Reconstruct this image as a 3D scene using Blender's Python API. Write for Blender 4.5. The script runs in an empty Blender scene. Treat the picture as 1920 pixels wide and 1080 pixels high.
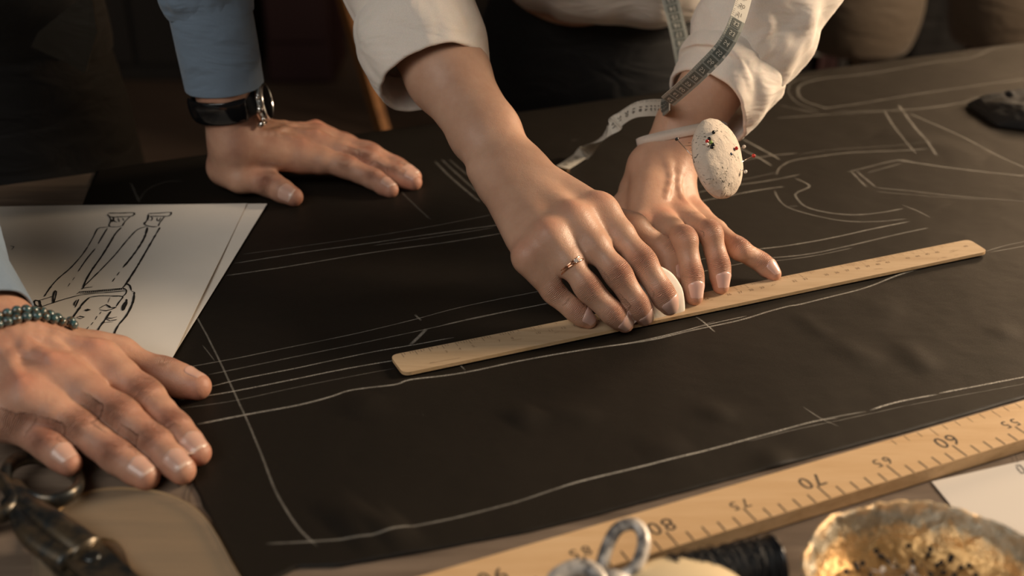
import bpy, math, random
import numpy as np
from mathutils import Vector, Matrix, noise
random.seed(7); rng = np.random.RandomState(7)
SC = bpy.context.scene
COL = SC.collection
A = np.array

# ------------------------------------------------------------------ camera
F = 2150.0; PITCH = math.radians(27); CH = 0.41       # table top is z = 0
CAM = A([0, 0, CH])
FW = A([0, math.cos(PITCH), -math.sin(PITCH)]); UP = A([0, math.sin(PITCH), math.cos(PITCH)]); RT = A([1., 0, 0])
def ray(px, py): return FW + (px-960)/F*RT - (py-540)/F*UP
def P(px, py, z=0.0):
    d = ray(px, py); return CAM + d*((z-CH)/d[2])
def PY(px, py, y):
    d = ray(px, py); return CAM + d*(y/d[1])
def nrm(v):
    v = A(v, float); return v/max(1e-12, np.linalg.norm(v))

# ------------------------------------------------------------------ helpers
def tag(o, label=None, cat=None, group=None, kind=None):
    if label: o['label'] = label
    if cat: o['category'] = cat
    if group: o['group'] = group
    if kind: o['kind'] = kind
    return o
def empty(name, loc, label, cat, group=None):
    o = bpy.data.objects.new(name, None); COL.objects.link(o); o.location = [float(c) for c in loc]
    o.empty_display_size = 0.02
    return tag(o, label, cat, group)
def mesh_obj(name, V, Fc, mats, parent=None, smooth=True, mi=None, attrs=None, sub=0, bevel=0):
    """V in world coordinates; object origin moved to the mesh's base centre"""
    V = np.asarray(V, float)
    if parent is not None:
        org = wloc(parent)
    else:
        org = A([(V[:, 0].min()+V[:, 0].max())/2, (V[:, 1].min()+V[:, 1].max())/2, V[:, 2].min()])
    me = bpy.data.meshes.new(name)
    W = V-org
    if isinstance(Fc, np.ndarray):
        n, k = Fc.shape
        me.vertices.add(len(W)); me.vertices.foreach_set('co', W.astype(np.float32).ravel())
        me.loops.add(n*k); me.loops.foreach_set('vertex_index', Fc.astype(np.int32).ravel())
        me.polygons.add(n); me.polygons.foreach_set('loop_start', np.arange(0, n*k, k, dtype=np.int32))
        try: me.polygons.foreach_set('loop_total', np.full(n, k, np.int32))
        except Exception: pass
        me.update(calc_edges=True)
    else:
        me.from_pydata([tuple(v) for v in W], [], Fc); me.update()
    me.validate()
    if not isinstance(mats, (list, tuple)): mats = [mats]
    for m in mats: me.materials.append(m)
    if mi is not None: me.polygons.foreach_set('material_index', np.asarray(mi, np.int32))
    me.polygons.foreach_set('use_smooth', np.full(len(me.polygons), bool(smooth)))
    if attrs:
        for k_, a in attrs.items():
            at = me.attributes.new(k_, 'FLOAT', 'POINT'); at.data.foreach_set('value', np.asarray(a, np.float32))
    o = bpy.data.objects.new(name, me); COL.objects.link(o)
    if parent is not None:
        o.parent = parent
    else:
        o.location = [float(c) for c in org]
    if bevel:
        b = o.modifiers.new('b', 'BEVEL'); b.width = bevel; b.segments = 2; b.limit_method = 'ANGLE'
    if sub:
        s = o.modifiers.new('s', 'SUBSURF'); s.levels = sub; s.render_levels = sub
    return o
def wloc(o):
    l = A(o.location, float)
    while o.parent is not None:
        o = o.parent; l = l+A(o.location, float)
    return l
class MB:
    """collects shapes of ONE part"""
    def __init__(s): s.V = []; s.F = []; s.M = []
    def add(s, V, Fc, mi=0):
        n = len(s.V); s.V += [tuple(map(float, v)) for v in V]
        for f in Fc: s.F.append([int(i)+n for i in f]); s.M.append(mi)
        return s
    def box(s, c, sz, R=None, mi=0):
        c = A(c, float); h = A(sz, float)/2
        vs = [A([x, y, z])*h for x in (-1, 1) for y in (-1, 1) for z in (-1, 1)]
        if R is not None: vs = [R@v for v in vs]
        return s.add([c+v for v in vs], [(0, 1, 3, 2), (4, 6, 7, 5), (0, 4, 5, 1), (2, 3, 7, 6), (0, 2, 6, 4), (1, 5, 7, 3)], mi)
    def sphere(s, c, r, n=16, sc=(1, 1, 1), mi=0, R=None):
        c = A(c, float); V = []; Fc = []
        for i in range(n+1):
            for j in range(2*n):
                a = math.pi*i/n; b = math.pi*j/n
                v = A([math.sin(a)*math.cos(b), math.sin(a)*math.sin(b), math.cos(a)])*r*A(sc)
                if R is not None: v = R@v
                V.append(c+v)
        for i in range(n):
            for j in range(2*n):
                a = i*2*n+j; b = i*2*n+(j+1) % (2*n)
                Fc.append((a, a+2*n, b+2*n, b))
        return s.add(V, Fc, mi)
    def tube(s, pts, rad, n=12, mi=0, closed=False, cap=True, flat=None, up=None):
        pts = [A(p, float) for p in pts]; m = len(pts)
        if np.isscalar(rad): rad = [rad]*m
        V = []; prev = A(up, float) if up is not None else None
        for i in range(m):
            if closed: t = nrm(pts[(i+1) % m]-pts[i-1])
            else: t = nrm(pts[min(i+1, m-1)]-pts[max(i-1, 0)])
            if prev is None:
                prev = A([0, 0, 1.]) if abs(t[2]) < .9 else A([1., 0, 0])
            u = nrm(prev-t*(prev@t)); w = np.cross(t, u); prev = u
            fu, fw = flat if flat else (1, 1)
            for j in range(n):
                a = 2*math.pi*j/n
                V.append(pts[i]+rad[i]*(u*math.cos(a)*fu+w*math.sin(a)*fw))
        Fc = []
        for i in range(m if closed else m-1):
            i2 = (i+1) % m
            for j in range(n):
                Fc.append((i*n+j, i*n+(j+1) % n, i2*n+(j+1) % n, i2*n+j))
        if cap and not closed:
            Fc.append(list(range(n))[::-1]); Fc.append([(m-1)*n+j for j in range(n)])
        return s.add(V, Fc, mi)
    def lathe(s, c, prof, n=32, R=None, mi=0, wob=None):
        c = A(c, float); V = []; Fc = []
        for k, (r, z) in enumerate(prof):
            for j in range(n):
                a = 2*math.pi*j/n
                v = A([r*math.cos(a), r*math.sin(a), z])
                if wob is not None: v = wob(v, a, k)
                if R is not None: v = R@v
                V.append(c+v)
        for k in range(len(prof)-1):
            for j in range(n):
                Fc.append((k*n+j, k*n+(j+1) % n, (k+1)*n+(j+1) % n, (k+1)*n+j))
        return s.add(V, Fc, mi)
    def prism(s, poly, z0, z1, mi=0, mi_side=None):
        """poly: list of xy (ccw), vertical extrusion"""
        n = len(poly)
        V = [(p[0], p[1], z0) for p in poly]+[(p[0], p[1], z1) for p in poly]
        s.add(V, [list(range(n))[::-1], [n+i for i in range(n)]], mi)
        s.add(V, [(i, (i+1) % n, n+(i+1) % n, n+i) for i in range(n)], mi if mi_side is None else mi_side)
        return s
    def build(s, name, mats, parent=None, smooth=True, **k):
        return mesh_obj(name, A(s.V), s.F, mats, parent, smooth, mi=s.M, **k)
def smooth_path(pts, step=0.004, closed=False):
    pts = [A(p, float) for p in pts]
    if len(pts) == 2:
        n = max(2, int(np.linalg.norm(pts[1]-pts[0])/step)+1)
        return [pts[0]+(pts[1]-pts[0])*t for t in np.linspace(0, 1, n)]
    out = []; m = len(pts); segs = m if closed else m-1
    for i in range(segs):
        if closed: p0, p1, p2, p3 = pts[i-1], pts[i], pts[(i+1) % m], pts[(i+2) % m]
        else: p0, p1, p2, p3 = pts[max(i-1, 0)], pts[i], pts[i+1], pts[min(i+2, m-1)]
        n = max(1, int(round(np.linalg.norm(p2-p1)/step)))
        for k in range(n):
            t = k/n
            out.append(.5*((2*p1)+(-p0+p2)*t+(2*p0-5*p1+4*p2-p3)*t*t+(-p0+3*p1-3*p2+p3)*t**3))
    if not closed: out.append(pts[-1])
    return out
def basis(x, z):
    x = nrm(x); z = A(z, float); z = nrm(z-x*(z@x)); y = np.cross(z, x)
    return np.stack([x, y, z], axis=1)
_txt = {}
def text_geo(t):
    """outline of a text as flat mesh, height about 1, centred"""
    if t in _txt: return _txt[t]
    cu = bpy.data.curves.new('t', 'FONT'); cu.body = t; cu.size = 1.0; cu.align_x = 'CENTER'; cu.align_y = 'CENTER'; cu.resolution_u = 3
    ob = bpy.data.objects.new('t', cu); COL.objects.link(ob)
    dg = bpy.context.evaluated_depsgraph_get(); me = ob.evaluated_get(dg).to_mesh()
    V = [tuple(v.co) for v in me.vertices]; Fc = [tuple(p.vertices) for p in me.polygons]
    ob.evaluated_get(dg).to_mesh_clear()
    bpy.data.objects.remove(ob); bpy.data.curves.remove(cu)
    _txt[t] = (A(V), Fc); return _txt[t]

# ------------------------------------------------------------------ materials
def mat(name, col=(.5, .5, .5), rough=.5, metal=0, **k):
    m = bpy.data.materials.new(name); m.use_nodes = True
    b = m.node_tree.nodes['Principled BSDF']
    b.inputs['Base Color'].default_value = (*col, 1); b.inputs['Roughness'].default_value = rough; b.inputs['Metallic'].default_value = metal
    for kk, v in k.items(): b.inputs[kk.replace('_', ' ')].default_value = v
    return m
def N(m, t, **k):
    n = m.node_tree.nodes.new(t)
    for kk, v in k.items():
        if kk.startswith('i_'):
            kk = kk[2:]; n.inputs[int(kk) if kk.isdigit() else kk.replace('_', ' ')].default_value = v
        else: setattr(n, kk, v)
    return n
def L(m, a, b): m.node_tree.links.new(a, b)
def BS(m): return m.node_tree.nodes['Principled BSDF']
def coords(m, kind='Object', scale=(1, 1, 1), rot=(0, 0, 0)):
    tc = N(m, 'ShaderNodeTexCoord'); mp = N(m, 'ShaderNodeMapping')
    mp.inputs['Scale'].default_value = scale; mp.inputs['Rotation'].default_value = rot
    L(m, tc.outputs[kind], mp.inputs['Vector']); return mp.outputs['Vector']
def noise_n(m, vec, scale, detail=4, rough=.5, dist=0):
    n = N(m, 'ShaderNodeTexNoise'); n.inputs['Scale'].default_value = scale; n.inputs['Detail'].default_value = detail
    n.inputs['Roughness'].default_value = rough; n.inputs['Distortion'].default_value = dist
    if vec is not None: L(m, vec, n.inputs['Vector'])
    return n.outputs['Fac']
def ramp(m, fac, stops):
    r = N(m, 'ShaderNodeValToRGB'); e = r.color_ramp.elements
    while len(e) < len(stops): e.new(.5)
    for i, (p, c) in enumerate(stops):
        e[i].position = p; e[i].color = (*c, 1) if not np.isscalar(c) else (c, c, c, 1)
    L(m, fac, r.inputs[0]); return r.outputs[0]
def bump(m, h, strength=.3, dist=.001, prev=None):
    b = N(m, 'ShaderNodeBump'); b.inputs['Strength'].default_value = strength; b.inputs['Distance'].default_value = dist
    L(m, h, b.inputs['Height'])
    if prev is not None: L(m, prev, b.inputs['Normal'])
    return b.outputs[0]
def math_n(m, op, a, b=None, c=None):
    n = N(m, 'ShaderNodeMath', operation=op)
    for i, v in enumerate((a, b, c)):
        if v is None: continue
        if np.isscalar(v): n.inputs[i].default_value = v
        else: L(m, v, n.inputs[i])
    return n.outputs[0]
def mixc(m, fac, a, b):
    n = N(m, 'ShaderNodeMix', data_type='RGBA')
    if np.isscalar(fac): n.inputs[0].default_value = fac
    else: L(m, fac, n.inputs[0])
    for i, v in ((6, a), (7, b)):
        if isinstance(v, tuple): n.inputs[i].default_value = (*v, 1)
        else: L(m, v, n.inputs[i])
    return n.outputs[2]
def attr(m, name):
    return N(m, 'ShaderNodeAttribute', attribute_name=name).outputs['Fac']

def skin_mat(name, base, flush, blot, rough, wr):
    m = mat(name, base, rough); b = BS(m)
    v = coords(m)
    n1 = noise_n(m, v, 45, 4, .6); n2 = noise_n(m, v, 12, 3)
    c = mixc(m, ramp(m, n1, [(.35, 0.), (.7, 1.)]), base, blot)
    c = mixc(m, math_n(m, 'MINIMUM', math_n(m, 'MULTIPLY', attr(m, 'flush'), math_n(m, 'ADD', n2, .35)), .85), c, flush)
    L(m, c, b.inputs['Base Color'])
    b.inputs['Subsurface Weight'].default_value = .22; b.inputs['Subsurface Radius'].default_value = (.9, .32, .16)
    b.inputs['Subsurface Scale'].default_value = .006
    b.inputs['Specular IOR Level'].default_value = .42
    vo = N(m, 'ShaderNodeTexVoronoi', feature='DISTANCE_TO_EDGE'); vo.inputs['Scale'].default_value = 900; L(m, v, vo.inputs['Vector'])
    h1 = bump(m, vo.outputs['Distance'], .25*wr, .0006)
    h1 = bump(m, noise_n(m, v, 160, 4, .6), .22*wr, .0012, h1)
    # creases over the finger joints follow the finger's own coordinate
    t = math_n(m, 'ADD', math_n(m, 'MULTIPLY', attr(m, 'crease_t'), 2.9), math_n(m, 'MULTIPLY', noise_n(m, v, 170, 2), 9.0))
    s = math_n(m, 'MULTIPLY', math_n(m, 'POWER', math_n(m, 'ABSOLUTE', math_n(m, 'SINE', t)), .5), attr(m, 'crease_w'))
    h2 = bump(m, s, .8*wr, .0014, h1)
    L(m, h2, b.inputs['Normal'])
    r = math_n(m, 'ADD', math_n(m, 'MULTIPLY', n1, .18), rough-.08); L(m, r, b.inputs['Roughness'])
    return m
M_SKIN_W = skin_mat('skin_fair', (.575, .350, .242), (.58, .225, .145), (.50, .285, .19), .43, 1.15)
M_SKIN_M = skin_mat('skin_tan', (.52, .30, .205), (.52, .17, .105), (.40, .205, .14), .45, 1.6)

def nail_mat(name, c, moon=.4):
    m = mat(name, c, .32); BS(m).inputs['Coat Weight'].default_value = .3; BS(m).inputs['Coat Roughness'].default_value = .12
    BS(m).inputs['Subsurface Weight'].default_value = .15; BS(m).inputs['Subsurface Scale'].default_value = .003
    # the free edge and the half moon are paler than the plate
    a = attr(m, 'along')
    L(m, mixc(m, ramp(m, a, [(0, moon), (.16, .0), (.86, 0.), (.9, .5)]), c, (.80, .64, .54)), BS(m).inputs['Base Color'])
    return m
M_NAIL_W = nail_mat('nail_polished', (.76, .47, .39), 0); M_NAIL_M = nail_mat('nail_natural', (.60, .36, .28))

def fabric_dark():
    m = mat('dark_brown_cloth', (.010, .008, .006), .55); b = BS(m); v = coords(m)
    b.inputs['Specular IOR Level'].default_value = .22
    b.inputs['Sheen Weight'].default_value = .0; b.inputs['Sheen Roughness'].default_value = .5; b.inputs['Sheen Tint'].default_value = (.9, .7, .5, 1)
    w = noise_n(m, v, 1400, 2, .6); big = noise_n(m, v, 9, 3)
    L(m, ramp(m, w, [(.3, (.0078, .0060, .0042)), (.75, (.015, .0115, .0080))]), b.inputs['Base Color'])
    h = bump(m, w, .35, .0004); h = bump(m, big, .25, .012, h)
    h = bump(m, noise_n(m, v, 30, 3), .12, .004, h)
    L(m, h, b.inputs['Normal']); return m
M_CLOTH = fabric_dark()
def chalk_mark():
    m = mat('chalk_dust', (.72, .68, .60), .9); nt = m.node_tree
    v = coords(m)
    tr = N(m, 'ShaderNodeBsdfTransparent'); mx = N(m, 'ShaderNodeMixShader')
    ed = attr(m, 'across'); st = attr(m, 'chalk')
    e = math_n(m, 'POWER', math_n(m, 'SUBTRACT', 1., math_n(m, 'MULTIPLY', ed, ed)), .8)
    n = ramp(m, noise_n(m, v, 1500, 3, .7), [(.33, .25), (.62, 1.)])
    n2 = ramp(m, noise_n(m, v, 60, 3, .7), [(.3, .45), (.6, 1.)])
    f = math_n(m, 'MULTIPLY', math_n(m, 'MULTIPLY', e, n), math_n(m, 'MULTIPLY', n2, st))
    L(m, f, mx.inputs[0]); L(m, tr.outputs[0], mx.inputs[1]); L(m, BS(m).outputs[0], mx.inputs[2])
    L(m, mx.outputs[0], nt.nodes['Material Output'].inputs[0]); return m
M_CHALKL = chalk_mark()
def wood(name, c1, c2, c3, sc=(1, 12, 12), rough=.5, s=6, rot=(0, 0, 0), bumps=.15, spots=0):
    m = mat(name, c1, rough); v = coords(m, scale=sc, rot=rot)
    n = noise_n(m, v, s, 8, .62, .6); n2 = noise_n(m, v, s*5, 4, .6)
    c = ramp(m, n, [(.28, c2), (.5, c1), (.74, c3)])
    c = mixc(m, math_n(m, 'MULTIPLY', ramp(m, n2, [(.5, 0.), (.75, 1.)]), .45), c, c2)
    if spots:
        sp = noise_n(m, coords(m), 260, 5, .75)
        c = mixc(m, math_n(m, 'MULTIPLY', ramp(m, sp, [(.66, 0.), (.72, 1.)]), spots), c, (.05, .035, .02))
    L(m, c, BS(m).inputs['Base Color']); L(m, bump(m, n2, bumps, .001), BS(m).inputs['Normal']); return m
ANG = math.radians(23.4)
M_TABLE = wood('table_oak', (.16, .118, .086), (.095, .068, .05), (.22, .165, .122), (1.2, 14, 14), .5, 5, (0, 0, -ANG), .3)
M_RULER = wood('aged_ruler_wood', (.49, .355, .22), (.41, .285, .17), (.56, .42, .275), (1.5, 18, 18), .5, 6, (0, 0, -ANG), .15, .35)
M_METRE = wood('varnished_ruler_wood', (.66, .44, .24), (.58, .365, .185), (.72, .50, .29), (1.5, 16, 16), .33, 5, (0, 0, -ANG), .08)
M_RAW = wood('bare_wood_edge', (.60, .40, .21), (.46, .29, .14), (.66, .45, .26), (2, 20, 20), .6, 6, (0, 0, -ANG), .3)
M_INK = mat('black_ink', (.018, .016, .014), .6)
M_PRINT = mat('ruler_print', (.035, .026, .02), .6)
M_FAINT = mat('worn_ruler_print', (.25, .165, .095), .7)
def paper():
    m = mat('sketch_paper', (.62, .575, .52), .85); v = coords(m)
    L(m, ramp(m, noise_n(m, v, 7, 4), [(.3, (.76, .705, .62)), (.7, (.82, .765, .69))]), BS(m).inputs['Base Color'])
    L(m, bump(m, noise_n(m, v, 8, 3), .35, .008, bump(m, noise_n(m, v, 900, 2), .05, .0003)), BS(m).inputs['Normal']); return m
M_PAPER = paper()
M_PAPER2 = mat('smooth_white_paper', (.68, .63, .57), .6)
def shirt(name, c, sc=1600, sheen=.2):
    m = mat(name, c, .8); v = coords(m); b = BS(m)
    b.inputs['Sheen Weight'].default_value = sheen
    n = noise_n(m, v, sc, 2, .6)
    dk = tuple(x*.86 for x in c)
    L(m, ramp(m, n, [(.3, dk), (.7, c)]), b.inputs['Base Color'])
    h = bump(m, n, .15, .0004); h = bump(m, noise_n(m, coords(m, scale=(1, 1, 2.2)), 14, 3, .5, .6), .5, .012, h)
    L(m, h, b.inputs['Normal']); return m
M_WHITE = shirt('white_cotton', (.88, .79, .70))
BS(M_WHITE).inputs['Subsurface Weight'].default_value = .1; BS(M_WHITE).inputs['Subsurface Scale'].default_value = .004
M_BLUE = shirt('blue_oxford', (.155, .215, .29))
M_BLACKC = shirt('black_cloth', (.005, .0045, .0045), 900, .0)
M_VEST = shirt('charcoal_knit', (.016, .016, .0155), 500, .1)
M_LINING = shirt('brown_lining', (.028, .021, .012), 700, .0)
M_STEEL = mat('polished_steel', (.62, .60, .56), .18, 1)
M_IRON = mat('dark_iron', (.055, .058, .058), .33, .85)
def iron_worn():
    m = mat('worn_iron', (.1, .1, .1), .35, .85); v = coords(m)
    n = ramp(m, noise_n(m, v, 60, 5, .65), [(.42, 0.), (.62, 1.)])
    L(m, mixc(m, n, (.045, .05, .052), (.22, .17, .11)), BS(m).inputs['Base Color'])
    L(m, math_n(m, 'ADD', math_n(m, 'MULTIPLY', n, -.12), .42), BS(m).inputs['Roughness'])
    L(m, bump(m, noise_n(m, v, 220, 4), .15, .0005), BS(m).inputs['Normal']); return m
M_SHEARS = iron_worn()
def pale_metal():
    m = mat('weathered_pale_metal', (.5, .45, .4), .4, .25); v = coords(m)
    n = ramp(m, noise_n(m, v, 90, 4, .6), [(.45, 0.), (.55, 1.)])
    L(m, mixc(m, n, (.66, .60, .53), (.17, .16, .155)), BS(m).inputs['Base Color']); return m
M_PALE = pale_metal()
M_BLACKP = mat('black_glass', (.006, .006, .007), .12)
M_STRAP = mat('black_strap', (.012, .011, .011), .5)
M_GOLD = mat('rose_gold', (.86, .50, .33), .16, 1)
def diamond():
    m = mat('cut_diamond', (.95, .95, .97), .03); b = BS(m)
    b.inputs['Transmission Weight'].default_value = .55; b.inputs['IOR'].default_value = 2.2; b.inputs['Specular IOR Level'].default_value = 1.; return m
M_GEM = diamond()
M_CHALK = mat('tailor_chalk', (.80, .74, .66), .7)
L(M_CHALK, bump(M_CHALK, noise_n(M_CHALK, coords(M_CHALK), 260, 4), .2, .0005), BS(M_CHALK).inputs['Normal'])
BS(M_CHALK).inputs['Subsurface Weight'].default_value = .15; BS(M_CHALK).inputs['Subsurface Scale'].default_value = .004
def gold_leaf():
    m = mat('gold_leaf', (.8, .5, .2), .3, .6); v = coords(m); b = BS(m)
    a = attr(m, 'height')
    n = noise_n(m, v, 45, 6, .65, .5)
    f = math_n(m, 'ADD', a, math_n(m, 'MULTIPLY', math_n(m, 'SUBTRACT', n, .5), 1.1))
    L(m, ramp(m, f, [(.30, (.86, .52, .21)), (.52, (.74, .50, .25)), (.62, (.40, .34, .24)), (.80, (.50, .45, .35)), (.97, (.82, .58, .33))]), b.inputs['Base Color'])
    L(m, ramp(m, f, [(.4, .25), (.7, .5)]), b.inputs['Roughness'])
    w = N(m, 'ShaderNodeTexVoronoi', feature='SMOOTH_F1'); w.inputs['Scale'].default_value = 150; L(m, v, w.inputs['Vector'])
    h = bump(m, noise_n(m, v, 110, 5, .6), .8, .004); h = bump(m, w.outputs['Distance'], .5, .0025, h)
    L(m, h, b.inputs['Normal']); return m
M_LEAF = gold_leaf()
def pin_cotton():
    m = mat('speckled_cream_linen', (.74, .64, .54), .9); v = coords(m); b = BS(m)
    n = noise_n(m, coords(m, scale=(1, 2.2, 1)), 330, 3, .55); big = noise_n(m, v, 70, 2)
    f = math_n(m, 'MULTIPLY', ramp(m, n, [(.60, 0.), (.64, 1.)]), ramp(m, big, [(.46, 0.), (.56, .9)]))
    L(m, mixc(m, f, (.68, .58, .48), (.08, .07, .05)), b.inputs['Base Color'])
    h = bump(m, noise_n(m, v, 1500, 2), .3, .0005); h = bump(m, noise_n(m, v, 110, 4, .6), .55, .003, h)
    L(m, h, b.inputs['Normal']); return m
M_PINC = pin_cotton()
M_ELAST = shirt('cream_elastic', (.66, .57, .49))
def bead_mat():
    m = mat('turquoise_jasper', (.1, .2, .2), .22); v = coords(m)
    n = noise_n(m, v, 190, 4, .6, 1.5)
    L(m, ramp(m, n, [(.34, (.02, .018, .014)), (.43, (.15, .075, .03)), (.48, (.035, .06, .055)), (.62, (.045, .13, .155)), (.78, (.15, .17, .12))]), BS(m).inputs['Base Color'])
    BS(m).inputs['Coat Weight'].default_value = .6; return m
M_BEAD = bead_mat()
M_CREAM = mat('cream_ceramic', (.78, .62, .38), .42)
M_THREAD = mat('black_thread', (.014, .014, .015), .6)
w_ = N(M_THREAD, 'ShaderNodeTexWave', wave_type='BANDS', bands_direction='X'); w_.inputs['Scale'].default_value = 330; w_.inputs['Distortion'].default_value = 2
L(M_THREAD, coords(M_THREAD, rot=(0, 0, -ANG)), w_.inputs['Vector']); L(M_THREAD, bump(M_THREAD, w_.outputs['Fac'], .8, .0008), BS(M_THREAD).inputs['Normal'])
def acrylic():
    m = mat('frosted_acrylic', (.60, .50, .38), .32); nt = m.node_tree
    tr = N(m, 'ShaderNodeBsdfTransparent'); tr.inputs[0].default_value = (.93, .87, .78, 1); mx = N(m, 'ShaderNodeMixShader'); mx.inputs[0].default_value = .20
    L(m, tr.outputs[0], mx.inputs[1]); L(m, BS(m).outputs[0], mx.inputs[2]); L(m, mx.outputs[0], nt.nodes['Material Output'].inputs[0]); return m
M_ACRYL = acrylic()
M_AEDGE = mat('acrylic_edge', (.52, .37, .20), .25)
def P_col(name, c, r=.3): return mat(name, c, r)
M_HBLK = P_col('black_pin_head', (.010, .011, .013), .2); M_HRED = P_col('red_pin_head', (.50, .02, .015), .2)
M_HGRN = P_col('green_pin_head', (.22, .34, .09), .3); M_HBLU = P_col('navy_pin_head', (.02, .035, .075), .25); M_HWHT = P_col('white_pin_head', (.78, .72, .64), .25)
M_TAPEL = mat('tape_vinyl_light', (.62, .58, .50), .45); M_TAPED = mat('tape_vinyl_dark', (.10, .108, .095), .42); M_TAPET = mat('tape_print_pale', (.55, .53, .46), .5)
M_TAPEE = mat('tape_vinyl_edge', (.27, .28, .25), .4)
M_BRASS = mat('dull_brass', (.38, .24, .12), .35, 1)
M_FLOOR = wood('brown_floorboards', (.12, .082, .060), (.085, .057, .042), (.15, .105, .078), (.5, 6, 1), .55, 3, (0, 0, ANG), .2)
M_WALL = mat('dark_plaster', (.035, .028, .022), .9)
L(M_WALL, ramp(M_WALL, noise_n(M_WALL, coords(M_WALL), 2.5, 4), [(.3, (.028, .022, .018)), (.7, (.05, .038, .028))]), BS(M_WALL).inputs['Base Color'])
M_REDC = mat('dark_red_lacquer', (.030, .007, .007), .6)
M_ORANGE = wood('orange_beech', (.20, .085, .025), (.14, .055, .015), (.24, .11, .035), (2, 2, 9), .45)
M_LINEN = shirt('brown_linen', (.068, .047, .028), 300, .1)
M_DKBOX = mat('dark_board', (.02, .017, .015), .7); M_GREYB = mat('grey_board', (.22, .22, .20), .8)

# ------------------------------------------------------------------ bodies as one continuous surface (smooth union of tapered limbs)
def smin(a, b, k):
    if k <= 0: return np.minimum(a, b)
    h = np.maximum(k-np.abs(a-b), 0)/k
    return np.minimum(a, b)-h*h*k*.25
class Cap:
    """tapered limb from a to b; (n, s) flattens it along n"""
    def __init__(s, a, b, ra, rb, k=.006, flat=None):
        s.a = A(a, float); s.b = A(b, float); s.ra = ra; s.rb = rb; s.k = k; s.flat = flat
        r = max(ra, rb); s.lo = np.minimum(s.a, s.b)-r; s.hi = np.maximum(s.a, s.b)+r
    def __call__(s, p):
        v = p-s.a; d = s.b-s.a
        if s.flat is not None:
            n, f = s.flat
            v = v+((f-1)*(v@n))[:, None]*n; d = d+(f-1)*(d@n)*n
        t = np.clip((v@d)/max(1e-12, d@d), 0, 1)
        q = v-t[:, None]*d
        return np.sqrt((q*q).sum(1))-(s.ra+(s.rb-s.ra)*t)
class Body:
    def __init__(s): s.core = []; s.fing = []; s.kf = .007
    def cores(s, *c): s.core += list(c)
    def f(s, p):
        lo = p.min(0); hi = p.max(0); M = .03
        def near(c): return np.all(c.hi+M > lo) and np.all(c.lo-M < hi)
        out = np.full(len(p), .05, np.float64)
        for c in s.core:
            if near(c): out = smin(out, c(p), c.k)
        base = out
        for g in s.fing:
            d = None
            for c in g:
                if near(c):
                    dd = c(p); d = dd if d is None else smin(d, dd, c.k)
            if d is not None: out = np.minimum(out, smin(base, d, s.kf))
        return out
    def bounds(s):
        al = s.core+[c for g in s.fing for c in g]
        return np.min([c.lo for c in al], 0)-.01, np.max([c.hi for c in al], 0)+.01
    def mesh(s, h=.001, zmin=None, clip=None):
        lo, hi = s.bounds()
        if clip is not None: lo = np.maximum(lo, clip[0]); hi = np.minimum(hi, clip[1])
        B = 8
        nb = np.ceil((hi-lo)/(h*B)).astype(int)
        D = np.full(nb*B+1, .05, np.float32)
        # coarse test of every block centre, then fine evaluation of the blocks the surface crosses
        cs = [lo[i]+(np.arange(nb[i])+.5)*B*h for i in range(3)]
        G = np.stack(np.meshgrid(*cs, indexing='ij'), -1)
        half = B*h*.5*1.75+.004
        SB = 6; fineblocks = []
        for i in range(0, nb[0], SB):
            for j in range(0, nb[1], SB):
                for k in range(0, nb[2], SB):
                    g = G[i:i+SB, j:j+SB, k:k+SB]; c = s.f(g.reshape(-1, 3)).reshape(g.shape[:3])
                    for a, b, cc in zip(*np.nonzero(np.abs(c) < half)): fineblocks.append((i+a, j+b, k+cc))
                    for a, b, cc in zip(*np.nonzero(c <= -half)):
                        x, y, z = (i+a)*B, (j+b)*B, (k+cc)*B; D[x:x+B+1, y:y+B+1, z:z+B+1] = -.05
        r = np.arange(B+1)*h
        loc = np.stack(np.meshgrid(r, r, r, indexing='ij'), -1).reshape(-1, 3)
        for (a, b, c) in fineblocks:
            p = loc+lo+A([a, b, c])*B*h
            D[a*B:a*B+B+1, b*B:b*B+B+1, c*B:c*B+B+1] = s.f(p).reshape(B+1, B+1, B+1)
        return surface_nets(D, lo, h)
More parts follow.
